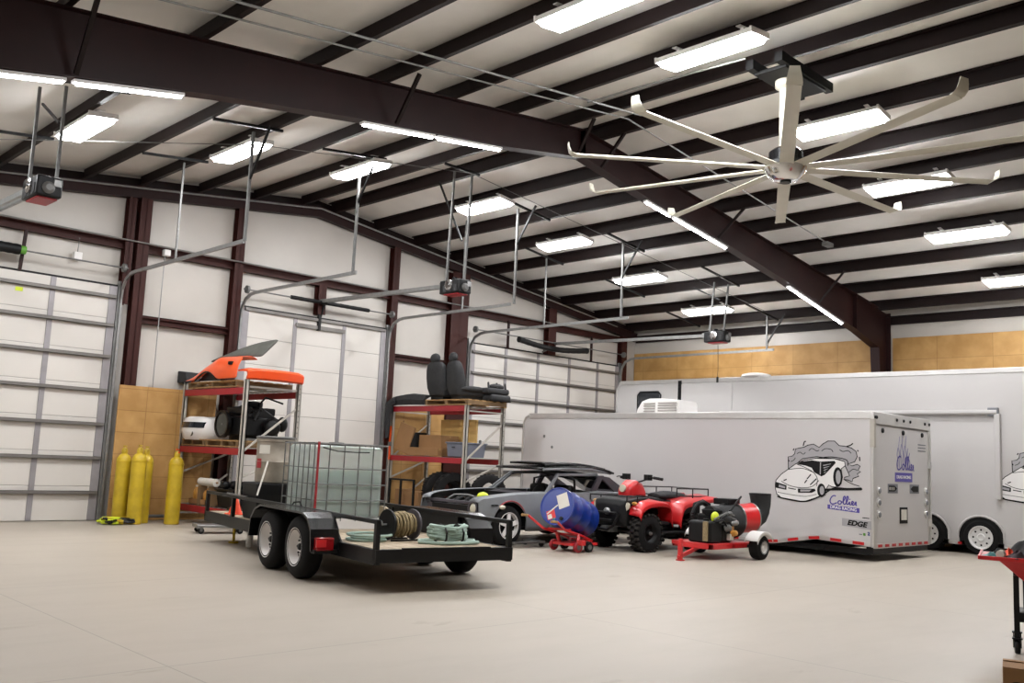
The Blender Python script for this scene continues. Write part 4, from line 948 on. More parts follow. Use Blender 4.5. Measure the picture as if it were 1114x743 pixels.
for k in range(9):
    a = math.pi*(k/8); x = .5-.6*math.sin(a); y = .42-.44*math.cos(a)
    n_ = Vector((-math.sin(a), -math.cos(a)))
    R.append([(x+n_.x*o_, y+n_.y*o_, z) for o_, z in ((0,-.09),(.05,-.03),(.085,.08),(.07,.2),(.03,.3),(-.05,.34),(-.1,.34),(-.06,.2),(-.05,.05),(-.05,-.06))])
MB().rings(R).build('shell', 'white', t)
R = []
for k in range(2, 7):
    a = math.pi*(k/8); x = .5-.69*math.sin(a); y = .42-.53*math.cos(a)
    R.append([(x, y, .13), (x+.03, y, .235), (x+.06, y, .235), (x+.06, y, .13)])
MB().rings(R).build('opening', 'glassd', t)
MB().lathe([(.005,-.01),(.055,-.01),(.06,.01),(.005,.01)], (-.1, .25, .03), (-1,0,0), 16).build('fog_lamp', 'glassd', t)
# lower shelf contents
z2 = .348
t = thing('bottle_crate', 'open cardboard crate on the left rack bottom shelf', 'crate', (R1X+.06, R1Y+1.25, z2))
MB().box(0,.4,0,.65,0,.01).box(0,.012,0,.65,0,.1).box(.388,.4,0,.65,0,.1).box(0,.4,0,.012,0,.1).box(0,.4,.638,.65,0,.1).build('tray', 'card', t, smooth=False)
for k in range(4):
    q = thing('oil_bottle', ['amber oil bottle nearest the black tub in the crate', 'second amber oil bottle from the black tub in the crate', 'third amber oil bottle from the black tub in the crate', 'amber oil bottle in the crate nearest the yellow cylinders'][k], 'bottle', (R1X+.16, R1Y+1.34+.155*k, z2+.012), 0, 'amber bottles in the crate')
    MB().lathe([(.06,0),(.068,.01),(.068,.2),(.05,.25),(.028,.28),(.028,.3)], n=14).build('body', 'amber', q); MB().lathe([(.032,.3),(.032,.33),(.005,.33)], n=10).build('cap', 'paper', q)
t = thing('paper_roll', 'rolled white sheet lying above the amber bottles, left rack', 'roll', (R1X+.1, R1Y+.95, z2+.42))
MB().lathe([(.02,0),(.07,0),(.07,.62),(.02,.62)], (0,0,0), (0,1,0), 18).build('roll', 'paper', t); MB().cyl((0,-.03,0),(0,.65,0), .018).build('tube', 'card', t)
for yy in (.1, .5): MB().box(-.08,.08,yy,yy+.04,-.42,-.07).build('cradle', 'woodd', t)
t = thing('plastic_tub', 'black plastic tub on the left rack bottom shelf', 'tub', (R1X+.1, R1Y+.3, z2))
MB().hexa([(0,0,0),(.5,0,0),(.5,.55,0),(0,.55,0),(-.04,-.04,.3),(.54,-.04,.3),(.54,.59,.3),(-.04,.59,.3)]).build('body', 'black', t, bev=.02); MB().box(-.06,.56,-.06,.61,.3,.33).build('rim', 'blackm', t, bev=.01)
t = thing('parts_pile', 'heap of dark machine parts on the tub, left rack bottom shelf', 'parts', (R1X+.35, R1Y+.55, z2+.33))
for k in range(7):
    R_ = random.Random(k+40); MB().sph((R_.uniform(-.25,.25), R_.uniform(-.25,.25), .07), (R_.uniform(.08,.15), R_.uniform(.06,.14), .075), 10).build('part', R_.choice(['black', 'galvd', 'blackm']), t)
t = thing('engine_head', 'dark engine part lying on the left rack bottom shelf behind the bottles', 'engine part', (R1X+.55, R1Y+1.2, z2))
MB().box(0,.35,0,.8,0,.34).build('casting', 'dgrey', t, bev=.03)
for k in range(4): MB().cyl((.1,.12+.18*k,.34),(.1,.12+.18*k,.42), .04).build('port', 'galvd', t)
# rack 2 contents
zt = 2.518+ZP
def car_seat(label, loc, rz, tilt=.12):
    t = thing('car_seat', label, 'car seat', loc, rz, 'grey car seats on the right rack'); t.scale = (1.18, 1.15, 1.05)
    R = []
    for k, (z, wd, th) in enumerate(((.1,.23,.1),(.25,.27,.13),(.45,.285,.12),(.62,.28,.1),(.72,.25,.085),(.78,.18,.06))):
        y = tilt*z*1.2; R.append([(wd*math.copysign(abs(math.cos(a))**.6, math.cos(a)), y+th*math.copysign(abs(math.sin(a))**.8, math.sin(a)), z) for a in [2*math.pi*q/16 for q in range(16)]])
    MB().rings(R).build('backrest', 'dgrey', t)
    MB().sph((0, tilt*1.1, .86), (.14, .075, .11)).build('headrest', 'dgrey', t)
    for x in (-.05, .05): MB().cyl((x, tilt*.9, .72), (x, tilt*1.0, .84), .009).build('headrest_post', 'galvd', t)
    b = MB().box(-.24, .24, -.5, .08, .06, .24).build('cushion', 'dgrey', t, bev=.06, seg=4)
    for x in (-.25, .25): MB().sph((x, -.2, .22), (.05, .27, .06)).build('bolster', 'dgrey', t)
    MB().box(-.2, .2, -.42, .05, 0, .06).build('rails', 'blackm', t)
    return t
car_seat('upright dark grey car seat, nearer the camera of the pair on the right rack', (R2X+.22, R2Y+.56, zt), math.radians(72))
car_seat('upright dark grey car seat, further left of the pair on the right rack', (R2X+.2, R2Y+1.16, zt), math.radians(84))
t = thing('seat_cushion', 'dark grey seat bottom lying on its side at the right end of the rack', 'seat cushion', (R2X+.9, R2Y+.1, zt))
MB().box(-.3,.3,-.2,.2,.0,.15).build('pad', 'dgrey', t, bev=.06, seg=4); MB().tube([(-.3,-.16,.02),(.3,-.16,.02)], .02).build('frame', 'blackm', t)
t = thing('folded_seat_back', 'dark grey folded seat back resting on the seat cushion', 'seat cushion', (R2X+.86, R2Y+.12, zt+.152))
MB().box(-.34,.3,-.2,.22,.0,.13).build('pad', 'dgrey', t, bev=.05, seg=4); MB().sph((.05,-.02,.17), (.2,.14,.07)).build('bolster', 'dgrey', t)
for k in range(3): MB().tube([(-.3+.25*k,-.15,.13),(-.22+.25*k,-.05,.24),(-.1+.25*k,.05,.14)], .022).build('bracket', 'blackm', t)
t = thing('bumper_cover', 'long dark grey bumper cover lying on the right rack behind the seats', 'car part', (R2X, R2Y, 2.53))
prof = [(-.16,.0),(-.19,.12),(-.12,.24),(.05,.27),(.25,.25),(.25,.22),(.0,.22),(-.1,.15),(-.1,.0)]
R = []
for k in range(11):
    f_ = k/10; y = 1.42+1.12*f_; bow = -.06*math.sin(f_*math.pi)
    R.append([(.16+bow+a, y, c*(1-.35*abs(f_-.5))) for a, c in prof])
MB().rings(R).build('cover', 'dgrey', t)
MB().tube([(-.04, 2.4, .1), (-.1, 2.52, .02), (-.12, 2.55, -.3), (-.11, 2.55, -.75)], [.1,.1,.07,.04], 8).build('end_flap', 'dgrey', t)
z1 = 1.425
def carton(label, loc, d, rz=0, m_='card', tilt=None, name='cardboard_box', tape=True):
    t = thing(name, label, 'box', loc, rz, None)
    if tilt: t.rotation_euler = tilt
    MB().box(0, d[0], 0, d[1], 0, d[2]).build('carton', m_, t, bev=.006)
    if tape: MB().box(d[0]/2-.03, d[0]/2+.03, -.002, d[1]+.002, d[2]-.05, d[2]+.002).build('tape', 'wood', t, smooth=False)
    return t
carton('large cardboard box on the right rack middle shelf', (R2X+.15, R2Y+.95, z1), (.5, .95, .45))
carton('flat brown carton edge-on under the big box front, right rack', (R2X+.02, R2Y+.9, z1), (.12, 1.05, .17))
carton('plain yellowish board standing at the back of the right rack middle shelf', (R2X+.75, R2Y+.5, z1), (.05, 1.2, .82), m_='ply_lit', name='board_panel', tape=False)
carton('brown cardboard sheet leaning at the left end of the right rack', (R2X+.02, R2Y+1.95, z1), (.05, .55, .62), tilt=(.25, .1, .0), tape=False)
t = thing('black_wedge', 'black folded plastic wedge between cardboard sheets, right rack', 'plastic part', (R2X+.06, R2Y+1.72, z1))
MB().hexa([(0,0,0),(.3,0,0),(.3,.3,0),(0,.3,0),(0,-.02,.5),(.3,-.02,.5),(.3,.04,.5),(0,.04,.5)]).build('wedge', 'black', t, bev=.01)
t = thing('storage_tote', 'grey plastic storage tote on the right end of the middle shelf', 'tote', (R2X+.05, R2Y+.15, z1))
MB().hexa([(.02,.02,0),(.66,.02,0),(.66,.48,0),(.02,.48,0),(0,0,.28),(.7,0,.28),(.7,.5,.28),(0,.5,.28)]).build('body', 'bluetote', t, bev=.015)
MB().box(-.02,.72,-.02,.52,.28,.31).build('rim', 'bluetote', t, bev=.008); MB().tube([(-.02,.2,.2),(-.05,.25,.2),(-.02,.3,.2)], .01).build('handle', 'blackm', t)
MB().lathe([(.03,0),(.03,.06),(.005,.07)], (.6,.1,.31), n=10).build('knob', 'galvd', t)
t = thing('ratchet_strap', 'orange strap hanging at the left post of the right rack', 'strap', (R2X-.04, R2Y+2.5, 1.3))
MB().box(0,.012,0,.06,0,.75).build('webbing', 'orange', t, smooth=False); MB().box(-.02,.03,-.01,.07,.3,.4).build('ratchet', 'galvd', t, bev=.005)
# floor level of rack 2
def tyre(label, loc, ax, R_=.33, wd=.23, name='car_tyre', knobs=False):
    t = thing(name, label, 'tyre', loc)
    prof = [(R_*.6,0),(R_*.85,.0),(R_*.97,.03),(R_,.07),(R_,wd-.07),(R_*.97,wd-.03),(R_*.85,wd),(R_*.6,wd),(R_*.57,wd*.5),(R_*.6,0)]
    MB().lathe(prof, (0,0,0), ax, 32, cap=False).build('tread', 'rubber', t)
    d_, a_, b_ = MB().frame(ax)
    b = MB()
    for k in range(28):
        a = k*math.pi*2/28; rad = a_*math.cos(a)+b_*math.sin(a)
        for z in (.07, wd*.5, wd-.07): b.obox(Vector(d_)*z + rad*(R_+.002), (.02,.02,.02))
    b.build('tread_blocks', 'rubber', t)
    return t
tyre('black tyre standing under the right rack middle shelf', (R2X+.15, R2Y+.42, .68), (.35, 1, 0), .41, .3)
tyre('black tyre standing behind the first one under the right rack', (R2X+.2, R2Y+.86, .68), (.35, 1, 0), .41, .26)
tyre('black tyre standing upright on the floor behind the grey car', (13.25, 14.05, .7), (.25, 1, 0), .4, .22)
for k, z in enumerate((0, .128)): pallet(('bottom wooden pallet on the floor under the tyres, right rack', 'upper wooden pallet under the tyres, right rack')[k], (R2X+.04, R2Y+.1, z), 1.0, 1.1)
tyre('black tyre lying flat on the floor under the upright tyre behind the grey car', (13.3, 14.1, 0), (0, 0, 1), .38, .24)
carton('cardboard box on the floor under the right rack', (R2X+.05, R2Y+1.5, 0), (.5, .5, .62))
carton('second cardboard box on the floor, left under the right rack', (R2X+.05, R2Y+2.02, 0), (.5, .32, .66))
t = thing('steel_stand', 'dark steel frame stand in front of boxes under the right rack', 'stand', (R2X-.22, R2Y+1.35, 0))
for y in (0, .45, .85): MB().box(0,.04,y,y+.04,0,.86).build('leg', 'blackm', t)
MB().box(0,.04,0,.89,.86,.9).build('top_bar', 'blackm', t)
MB().box(-.18,.22,.0,.04,0,.04).box(-.18,.22,.85,.89,0,.04).build('foot', 'blackm', t)

# ------------------------------------------------------------------ gas cylinders, hose pile, dolly
def cylinder(label, x, y, h=1.22, r=.125):
    t = thing('gas_cylinder', label, 'gas cylinder', (x, y, 0), 0, 'yellow gas cylinders by the plywood panel')
    MB().lathe([(r*.9,0),(r,.015),(r,h-.14),(r*.93,h-.08),(r*.7,h-.03),(r*.35,h),(.035,h+.01)], n=28).build('body', 'yellow', t)
    MB().lathe([(r*1.01,h-.155),(r*1.05,h-.15),(r*1.05,h-.125),(r*1.01,h-.12)], n=24).build('collar', 'yellow', t)
    v = MB().lathe([(.05,h-.01),(.056,h+.02),(.05,h+.07),(.03,h+.1),(.005,h+.105)], n=12).build('valve', 'yellow', t)
    MB().lathe([(.005,0),(.035,.0),(.035,.02),(.005,.02)], (0,0,h+.12), n=12).cyl((0,-.02,h+.08),(0,-.07,h+.08), .014).build('valve_wheel', 'orange2' if x > 7.2 else 'yellow', v)
cylinder('yellow gas cylinder, leftmost of the trio by the door', 6.83, 16.8)
cylinder('yellow gas cylinder, front middle of the trio by the door', 6.98, 16.5, 1.24, .13)
cylinder('yellow gas cylinder, right rear of the trio by the door', 7.2, 16.72)
cylinder('single yellow gas cylinder beside the left pallet rack', 7.6, 16.35, 1.2, .13)
t = thing('strap_pile', 'tangle of yellow green and black straps on the floor by the door', 'straps', (6.68, 16.5, 0))
for k in range(6):
    R_ = random.Random(k+3); pts = [(R_.uniform(-.28,.25), R_.uniform(-.2,.15), R_.uniform(.03,.11)) for _ in range(9)]
    MB().tube([(p.x, p.y, z) for p, z in zip(catmull([(a, c) for a, c, _ in pts], 4), [pts[min(i//4, 8)][2] for i in range(40)])], .022, 6).build('strap', ['lime', 'black', 'yellow', 'black', 'lime', 'blackm'][k], t)
t = thing('wheel_dolly', 'low grey wheeled dolly on the floor in front of the left rack', 'dolly', (7.62, 14.55, 0), -.3)
MB().box(-.38,.3,-.2,.2,.1,.14).box(-.42,-.36,-.24,.24,.09,.15).box(.26,.34,-.24,.24,.09,.15).build('plate', 'galv', t, bev=.01)
for x in (-.34,.28):
    for y in (-.18,.18):
        o = MB().lathe([(.01,0),(.045,0),(.05,.008),(.05,.03),(.045,.038),(.01,.038)], (x, y-.02, .05), (0,1,0), 16).build('caster', 'black', t)
        MB().box(x-.03,x+.03,y-.03,y+.03,.085,.1).box(x-.02,x+.02,y-.028,y-.022,.04,.1).box(x-.02,x+.02,y+.022,y+.028,.04,.1).build('caster_fork', 'galvd', o)
t = thing('hand_truck_wheel', 'small dark wheeled bar lying behind the single yellow cylinder', 'dolly', (7.3, 17.0, 0))
MB().cyl((-.1,0,.1),(.62,-.1,.1), .03).build('axle', 'galvd', t)
for x in (-.06, .58): MB().lathe([(.02,-.03),(.08,-.03),(.1,-.015),(.1,.015),(.08,.03),(.02,.03)], (x,-.02 if x < 0 else -.1,.1), (1,-.15,0), 18).build('wheel', 'rubber', t)

# ------------------------------------------------------------------ grey project car (front faces the camera's left)
CX, CY = 9.97, 11.13
t = thing('project_car', 'grey primer coupe without hood or bumpers, parked in front of the right rack', 'car', (CX, CY, 0))
CW = 1.74
XN = .40     # nose
def arch(x, base):
    z = base
    for xc, r in ((1.0, .385), (3.62, .385)):
        if abs(x-xc) < r: z = max(z, .34 + math.sqrt(r*r-(x-xc)**2))
    return z
def topz(x):
    P_ = [(XN, .70), (XN+.06, .755), (.75, .80), (1.2, .84), (1.9, .865), (2.2, .86), (2.9, .86), (3.4, .895), (3.9, .88), (4.4, .85), (4.55, .8)]
    for (a, b), (c, d) in zip(P_, P_[1:]):
        if x <= c: return b+(d-b)*(x-a)/(c-a)
    return .8
def inset(x): # plan view taper at nose and tail
    return (.13*(1-(x-XN)/.4)**2 if x < XN+.4 else 0) + (.1*((x-4.0)/.55)**2 if x > 4.0 else 0)
def side_panel(far, nm, x0, x1, n, m_):
    G = []
    for i in range(n+1):
        x = x0+(x1-x0)*i/n; zb = arch(x, .24 if x > XN+.3 else .42-.3*(x-XN)); zt_ = topz(x); row = []
        for j in range(8):
            f = j/7; z = zb+(zt_-zb)*f
            bulge = .07*math.sin(math.pi*min(1, max(0, (z-.2)/.68))**.9)
            y = inset(x) + .07 - bulge
            row.append((x, CW-y if far else y, z))
        y_in = inset(x)+ .16
        row.append((x, CW-y_in+.05 if far else y_in-.05, zt_+.018)); row.append((x, CW-y_in-.08 if far else y_in+.08, zt_+.02))
        G.append(row)
    return MB().grid(G).build(nm, m_, t, solid=.015)
for far in (False, True):
    side_panel(far, 'fender', XN, 1.95, 40, 'primer'); 
    side_panel(far, 'door', 1.97, 3.05, 10, 'primer' if not far else 'primer'); side_panel(far, 'quarter_panel', 3.07, 4.55, 34, 'primer')
# engine bay, radiator support, cowl, floor
MB().box(XN+.1, 4.45, .2, CW-.2, .24, .3).box(XN+.12, 1.9, .24, .3, .3, .7).box(XN+.12, 1.9, CW-.3, CW-.24, .3, .7).box(1.85, 1.95, .15, CW-.15, .3, .84).build('floor_pan', 'black', t, smooth=False)
MB().box(XN+.08, XN+.16, .2, CW-.2, .32, .64).box(XN+.08, XN+.14, .14, CW-.14, .66, .71).build('radiator_support', 'primerd', t, bev=.01)
MB().box(XN+.07, XN+.09, .35, CW-.35, .36, .64).build('grille_opening', 'blackm', t)
MB().tube([(XN+.04, .3, .46), (XN+.01, CW/2, .44), (XN+.04, CW-.3, .46)], .03).build('bumper_bar', 'blackm', t)
MB().prism([(1.9,.84),(2.1,.875),(2.1,.84),(1.95,.8)], 'y', .15, CW-.15).build('cowl', 'primerd', t, bev=.01)
MB().box(.75, 1.5, .5, 1.2, .35, .66).prism([(.8,.62),(1.1,.76),(1.45,.62)], 'y', .6, 1.1).build('engine_block', 'blackm', t, bev=.03)
MB().sph((.82, .5, .78), (.11, .1, .08)).build('fluid_reservoir', 'lime', t)
MB().tube([(.65,1.3,.66),(.8,1.2,.78),(1.0,1.05,.78),(1.15,.95,.72)], .018).build('air_hose', 'galvd', t)
for k in range(6):
    R_ = random.Random(k+11); a = Vector((R_.uniform(.55,.75), R_.uniform(.4,1.4), .62)); c = Vector((R_.uniform(.7,1.6), R_.uniform(.4,1.4), R_.uniform(.6,.72)))
    MB().tube([a, (a+c)/2+Vector((0,0,.12)), c], .022, 6).build('wire_loom', 'black', t)
for y in (.29,):
    h = MB().lathe([(.11,.0),(.115,-.03),(.09,-.035),(.088,.0),(.08,.02),(.005,.03)], (XN+.03, y, .605), (1,0,0), 24).build('headlamp_bezel', 'primerd', t)
    MB().lathe([(.085,-.01),(.06,-.03),(.005,-.04)], (XN+.035, y, .605), (1,0,0), 20).build('headlamp', 'hlamp', h)
MB().box(.58,.63,.0,.03,.66,.68).box(.66,.71,-.005,.03,.66,.68).build('side_marker', 'ink', t)
MB().sph((.8, .0, .64), (.07, .04, .035)).build('turn_signal', 'hlamp', t)
MB().tube([(1.0+.4*math.cos(a), .005, .34+.4*math.sin(a)) for a in [math.radians(q) for q in range(20, 131, 10)]], .012, 6).build('arch_tape', 'redbeam', t)
# greenhouse
def roofz(x): 
    P_ = [(2.38, 1.2), (2.6, 1.235), (3.0, 1.25), (3.4, 1.235), (3.75, 1.17)]
    for (a, b), (c, d) in zip(P_, P_[1:]):
        if x <= c: return b+(d-b)*(x-a)/(c-a)
    return 1.17
MB().grid([[(2.38+1.37*i/10, .3+(CW-.6)*j/8, roofz(2.38+1.37*i/10)-.05*(2*j/8-1)**4) for j in range(9)] for i in range(11)]).build('roof', 'primerd', t, solid=.02)
for s_, yb, yt in ((0, .14, .29), (1, CW-.14, CW-.29)):
    MB().bar((1.98, yb, .86), (2.42, yt, 1.2), .05, .06).build('windshield_pillar', 'primer', t, bev=.01)
    MB().bar((2.4, yt, 1.19), (3.5, yt, 1.21), .045, .05).build('roof_rail', 'primer', t, bev=.01)
    MB().prism([(3.2,.88),(3.34,.89),(3.56,1.2),(3.42,1.2)], 'y', yb+.03, yb+.07).build('quarter_pillar', 'primerd', t, smooth=False)
    MB().prism([(3.74,1.17),(3.45,1.2),(3.95,.88),(4.4,.86)], 'y', yb+.05, yb+.09).build('sail_panel', 'primerd', t, smooth=False)
MB().tube([(2.02,.2,.87),(2.43,.32,1.2),(2.46,CW/2,1.22),(2.43,CW-.32,1.2),(2.02,CW-.2,.87)], .022).build('windshield_frame', 'primer', t)
MB().grid([[(3.75+.75*i/4, .26+(CW-.52)*j/4, 1.165-.3*i/4) for j in range(5)] for i in range(5)]).build('rear_glass', 'glassd', t, solid=.006)
MB().grid([[(4.45+.1*i/2, .2+(CW-.4)*j/4, .86-.05*i) for j in range(5)] for i in range(3)]).box(4.5, 4.55, .25, CW-.25, .4, .84).build('tail_panel', 'primerd', t, solid=.01)
for y in (.38, 1.0): 
    MB().box(2.85, 3.0, y, y+.42, .5, 1.0).box(2.45, 2.95, y, y+.42, .38, .52).build('seat', 'black', t, bev=.05)
MB().lathe([(.17,-.012),(.19,0),(.17,.012),(.15,0),(.17,-.012)], (2.3,.6,.86), (-.9,0,.4), 24, cap=False).build('steering_wheel', 'black', t)
MB().box(2.0, 2.25, .25, CW-.25, .7, .86).build('dashboard', 'black', t, bev=.03)
MB().tube([(2.95,.3,.3),(2.95,.36,1.1),(2.95,CW/2,1.18),(2.95,CW-.36,1.1),(2.95,CW-.3,.3)], .022).build('roll_bar', 'blackm', t)
for xc in (1.0, 3.62):
    for y, sg in ((.03, 1), (CW-.03, -1)):
        o = MB().lathe([(.2,0),(.27,.0),(.315,.02),(.325,.06),(.325,.15),(.315,.19),(.27,.21),(.2,.21)], (xc, y, .335), (0,sg,0), 36, cap=False).build('wheel', 'rubber', t)
        MB().lathe([(.205,.0),(.22,-.004),(.222,.015),(.205,.04),(.19,.06)], (xc, y, .335), (0,sg,0), 32, cap=False).build('rim', 'white', o)
        b = MB().lathe([(.06,.02),(.05,.0),(.005,-.005)], (xc, y, .335), (0,sg,0), 16)
        for k in range(5):
            a = k*2*math.pi/5+.3; b.bar((xc+.05*math.cos(a), y+sg*.015, .335+.05*math.sin(a)), (xc+.205*math.cos(a), y+sg*.012, .335+.205*math.sin(a)), .07, .02, up=(0,1,0))
        b.build('spokes', 'white', o)
        MB().cyl((xc, y+sg*.06, .335), (xc, y+sg*.1, .335), .19, n=24).build('brake_drum', 'ink', o)
for xc in (1.0, 3.62):
    MB().prism([(xc+.37*math.cos(k*math.pi/12), .34+.37*math.sin(k*math.pi/12)) for k in range(13)] , 'y', .26, .3).build('inner_arch', 'ink', t)
t = thing('vehicle_dolly', 'grey wheeled car dolly under the front wheel of the grey coupe', 'dolly', (CX+1.35, CY-.05, 0))
MB().box(-.4,.28,-.1,-.04,.06,.09).box(.18,.28,-.16,.3,.06,.1).build('plate', 'galv', t, bev=.008)
for y in (-.13, .25):
    o = MB().lathe([(.01,0),(.042,0),(.047,.008),(.047,.028),(.042,.036),(.01,.036)], (.23, y, .047), (.4,1,0), 16).build('caster', 'black', t)
    MB().box(.2,.26,y-.02,y+.05,.085,.1).build('caster_plate', 'galv', o)
t = thing('hood_panel', 'black hood panel lying on the roof of the grey coupe', 'car part', (CX+2.0, CY+.25, 1.268))
MB().grid([[(1.95*i/12, 1.2*j/6, .015+.055*math.sin(min(1, i/9)*math.pi*.6) - (.09*((i-8)/4)**2 if i > 8 else 0)) for j in range(7)] for i in range(13)]).build('skin', 'blackg', t, solid=.035)
MB().tube([(0,0,-.0),(.6,0,.03),(1.3,0,.035),(1.9,.05,-.03)], .022).build('front_edge', 'primer', t)
t = thing('trunk_lid', 'second black body panel stacked above the hood on the coupe roof', 'car part', (CX+2.25, CY+.35, 1.352))
MB().grid([[(1.55*i/10, 1.0*j/5, .02+.03*math.sin(i/10*math.pi)-.06*(i/10)**2) for j in range(6)] for i in range(11)]).build('skin', 'blackg', t, solid=.04)
MB().tube([(-.1,.0,.0),(.5,-.01,.03),(1.5,.0,-.06)], .018).build('lip', 'black', t)

# ------------------------------------------------------------------ red and black ATV
t = thing('atv', 'red and black four wheeled quad bike with racks, parked before the white trailer', 'quad bike', (13.35, 10.12, 0), math.radians(-4))
# local: x rearwards, y across, front at -x
def atv_wheel(x, y, s_, R_=.31, wd=.25):
    o = MB().lathe([(.15,0),(.22,.0),(.28,.02),(R_-.012,.06),(R_-.008,wd-.06),(.28,wd-.02),(.22,wd),(.15,wd)], (x, y if s_ > 0 else y, R_), (0, s_, 0), 32, cap=False).build('wheel', 'rubber', t)
    b = MB()
    for k in range(22):
        a = k*2*math.pi/22
        for q, off in ((.045, 0), (.125, .5), (.205, 0)):
            aa = a+off*2*math.pi/22
            Rm = Matrix.Rotation(-aa, 3, 'Y')
            b.obox(Vector((x, y+s_*q, R_)) + Rm @ Vector((R_-.002, 0, 0)), (.035, .075, .045), Rm)
    b.build('knobbly_tread', 'dusty', o)
    MB().lathe([(.155,.0),(.165,-.004),(.15,.03),(.12,.06),(.06,.05),(.05,.02),(.005,.015)], (x, y, R_), (0,s_,0), 24, cap=False).build('rim', 'blackm', o)
    MB().lathe([(.03,.03),(.03,-.005),(.005,-.01)], (x, y, R_), (0,s_,0), 10).build('hub', 'galv', o)
for x in (-.63, .68):
    atv_wheel(x, -.62, 1); atv_wheel(x, .62, -1)
MB().box(-.6,.75,-.2,.2,.26,.36).tube([(-.63,-.4,.31),(-.63,.4,.31)], .03).tube([(.68,-.4,.31),(.68,.4,.31)], .04).build('frame', 'blackm', t)
MB().box(-.25,.3,-.19,.19,.36,.66).build('engine', 'blackm', t, bev=.04)
MB().box(.2,1.08,-.3,.3,.42,.84).box(-.85,-.3,-.26,.26,.4,.8).build('inner_fender', 'black', t, bev=.04)
for s_ in (-1, 1): MB().box(-.1,.14,s_*.33-.04,s_*.33+.04,.42,.66).build('belt_cover', 'dgrey', t, bev=.02)
for s_ in (-1, 1):
    MB().box(-.3,.35,s_*.4-.16,s_*.4+.16,.3,.33).build('footwell', 'black', t, bev=.01)
    MB().hexa([(-.25,s_*.22,.34),(.3,s_*.22,.34),(.3,s_*.34,.34),(-.25,s_*.34,.34),(-.25,s_*.2,.72),(.28,s_*.2,.72),(.28,s_*.32,.7),(-.25,s_*.32,.7)]).build('side_panel', 'black', t, bev=.02)
    # fenders
    def fen(prof, col, nm):
        q = catmull(prof, 3)
        G = [[(p.x, s_*yy, p.y - dz) for yy, dz in ((.18, -.03), (.4, 0), (.57, .01), (.62, .035), (.635, .09))] for p in q]
        MB().grid(G).build(nm, col, t, solid=.014)
    fen([(-.9,.6),(-.84,.74),(-.65,.82),(-.35,.84),(-.16,.8),(-.12,.68),(-.1,.5)], 'red', 'front_fender')
    fen([(.12,.46),(.16,.66),(.24,.8),(.5,.86),(.85,.9),(1.18,.92),(1.22,.84)], 'red', 'rear_fender')
    MB().prism([(-.12,.5),(.14,.46),(.24,.82),(-.16,.82)], 'y', s_*.3-.012, s_*.3+.012).build('side_cover', 'red', t, smooth=False)
    MB().lathe([(.005,-.02),(.07,-.015),(.075,.03),(.005,.04)], (-.93, s_*.33, .74), (-1,s_*.2,0), 16).build('headlight', 'hlamp', t)
    MB().sph((-.86, s_*.45, .79), (.04,.05,.03)).build('turn_signal', 'amber', t)
R = []
for x, w_, zb, zt_ in ((-1.02,.26,.5,.74),(-.96,.36,.4,.82),(-.75,.4,.42,.86),(-.5,.36,.5,.88),(-.35,.3,.6,.88)):
    R.append([(x,-w_,zb),(x,w_,zb),(x,w_,zt_),(x,w_*.6,zt_+.02),(x,-w_*.6,zt_+.02),(x,-w_,zt_)])
MB().rings(R).build('front_cowl', 'black', t, bev=.02)
MB().tube([(-1.08,-.3,.62),(-1.14,-.25,.42),(-1.12,-.1,.34),(-1.12,.1,.34),(-1.14,.25,.42),(-1.08,.3,.62)], .022).tube([(-1.14,-.22,.5),(-1.14,.22,.5)], .02).tube([(-1.1,-.28,.62),(-1.1,.28,.62)], .02).build('front_bumper', 'blackm', t)
MB().sph((-1.04, 0, .64), (.03,.08,.06)).build('front_badge', 'galv', t)
MB().box(-1.05,-.9,-.12,.12,.3,.4).cyl((-1.06,-.08,.36),(-1.06,.08,.36), .045).build('winch', 'galvd', t)
R = []
for x, w_, zb, zt_ in ((-.66,.1,.88,.98),(-.63,.14,.88,1.08),(-.48,.17,.9,1.17),(-.3,.14,.9,1.12),(-.18,.1,.88,1.0)):
    R.append([(x,-w_,zb),(x,w_,zb),(x,w_,zt_-.06),(x,w_*.7,zt_),(x,-w_*.7,zt_),(x,-w_,zt_-.06)])
MB().rings(R).build('headlight_pod', 'red', t, bev=.03)
MB().lathe([(.005,-.015),(.06,-.01),(.065,.03),(.005,.035)], (-.66,0,1.02), (-1,0,.1), 18).build('pod_headlight', 'hlamp', t)
MB().tube([(-.2,-.46,1.2),(-.25,-.3,1.22),(-.4,-.12,1.14),(-.4,.12,1.14),(-.25,.3,1.22),(-.2,.46,1.2)], .014).build('handlebar', 'blackm', t)
for s_ in (-1, 1):
    MB().cyl((-.2,s_*.48,1.2),(-.25,s_*.32,1.22), .026).build('grip', 'black', t)
    MB().box(-.37,-.26,s_*.25-.05,s_*.25+.05,1.17,1.27).tube([(-.32,s_*.27,1.22),(-.38,s_*.38,1.22),(-.34,s_*.46,1.21)], .009).build('control', 'black', t, bev=.012)
R = []
for x, w_, z in ((-.25,.12,.88),(-.1,.15,.9),(.2,.17,.86),(.5,.18,.9),(.8,.17,.9),(.88,.1,.86)):
    R.append([(x,-w_,z-.14),(x,-w_,z-.03),(x,-w_*.7,z),(x,w_*.7,z),(x,w_,z-.03),(x,w_,z-.14)])
MB().rings(R).build('seat', 'black', t, bev=.02)
R = [[(.1+.8*i/6, .26*math.cos(a)*(1-.3*abs(i/3-1)), .9+.1*math.sin(a)*(1-.4*abs(i/3-1))) for a in [2*math.pi*q/12 for q in range(12)]] for i in range(7)]
MB().rings(R).jitter(.012, 5).build('seat_cover', 'dgrey', t, sub=1)
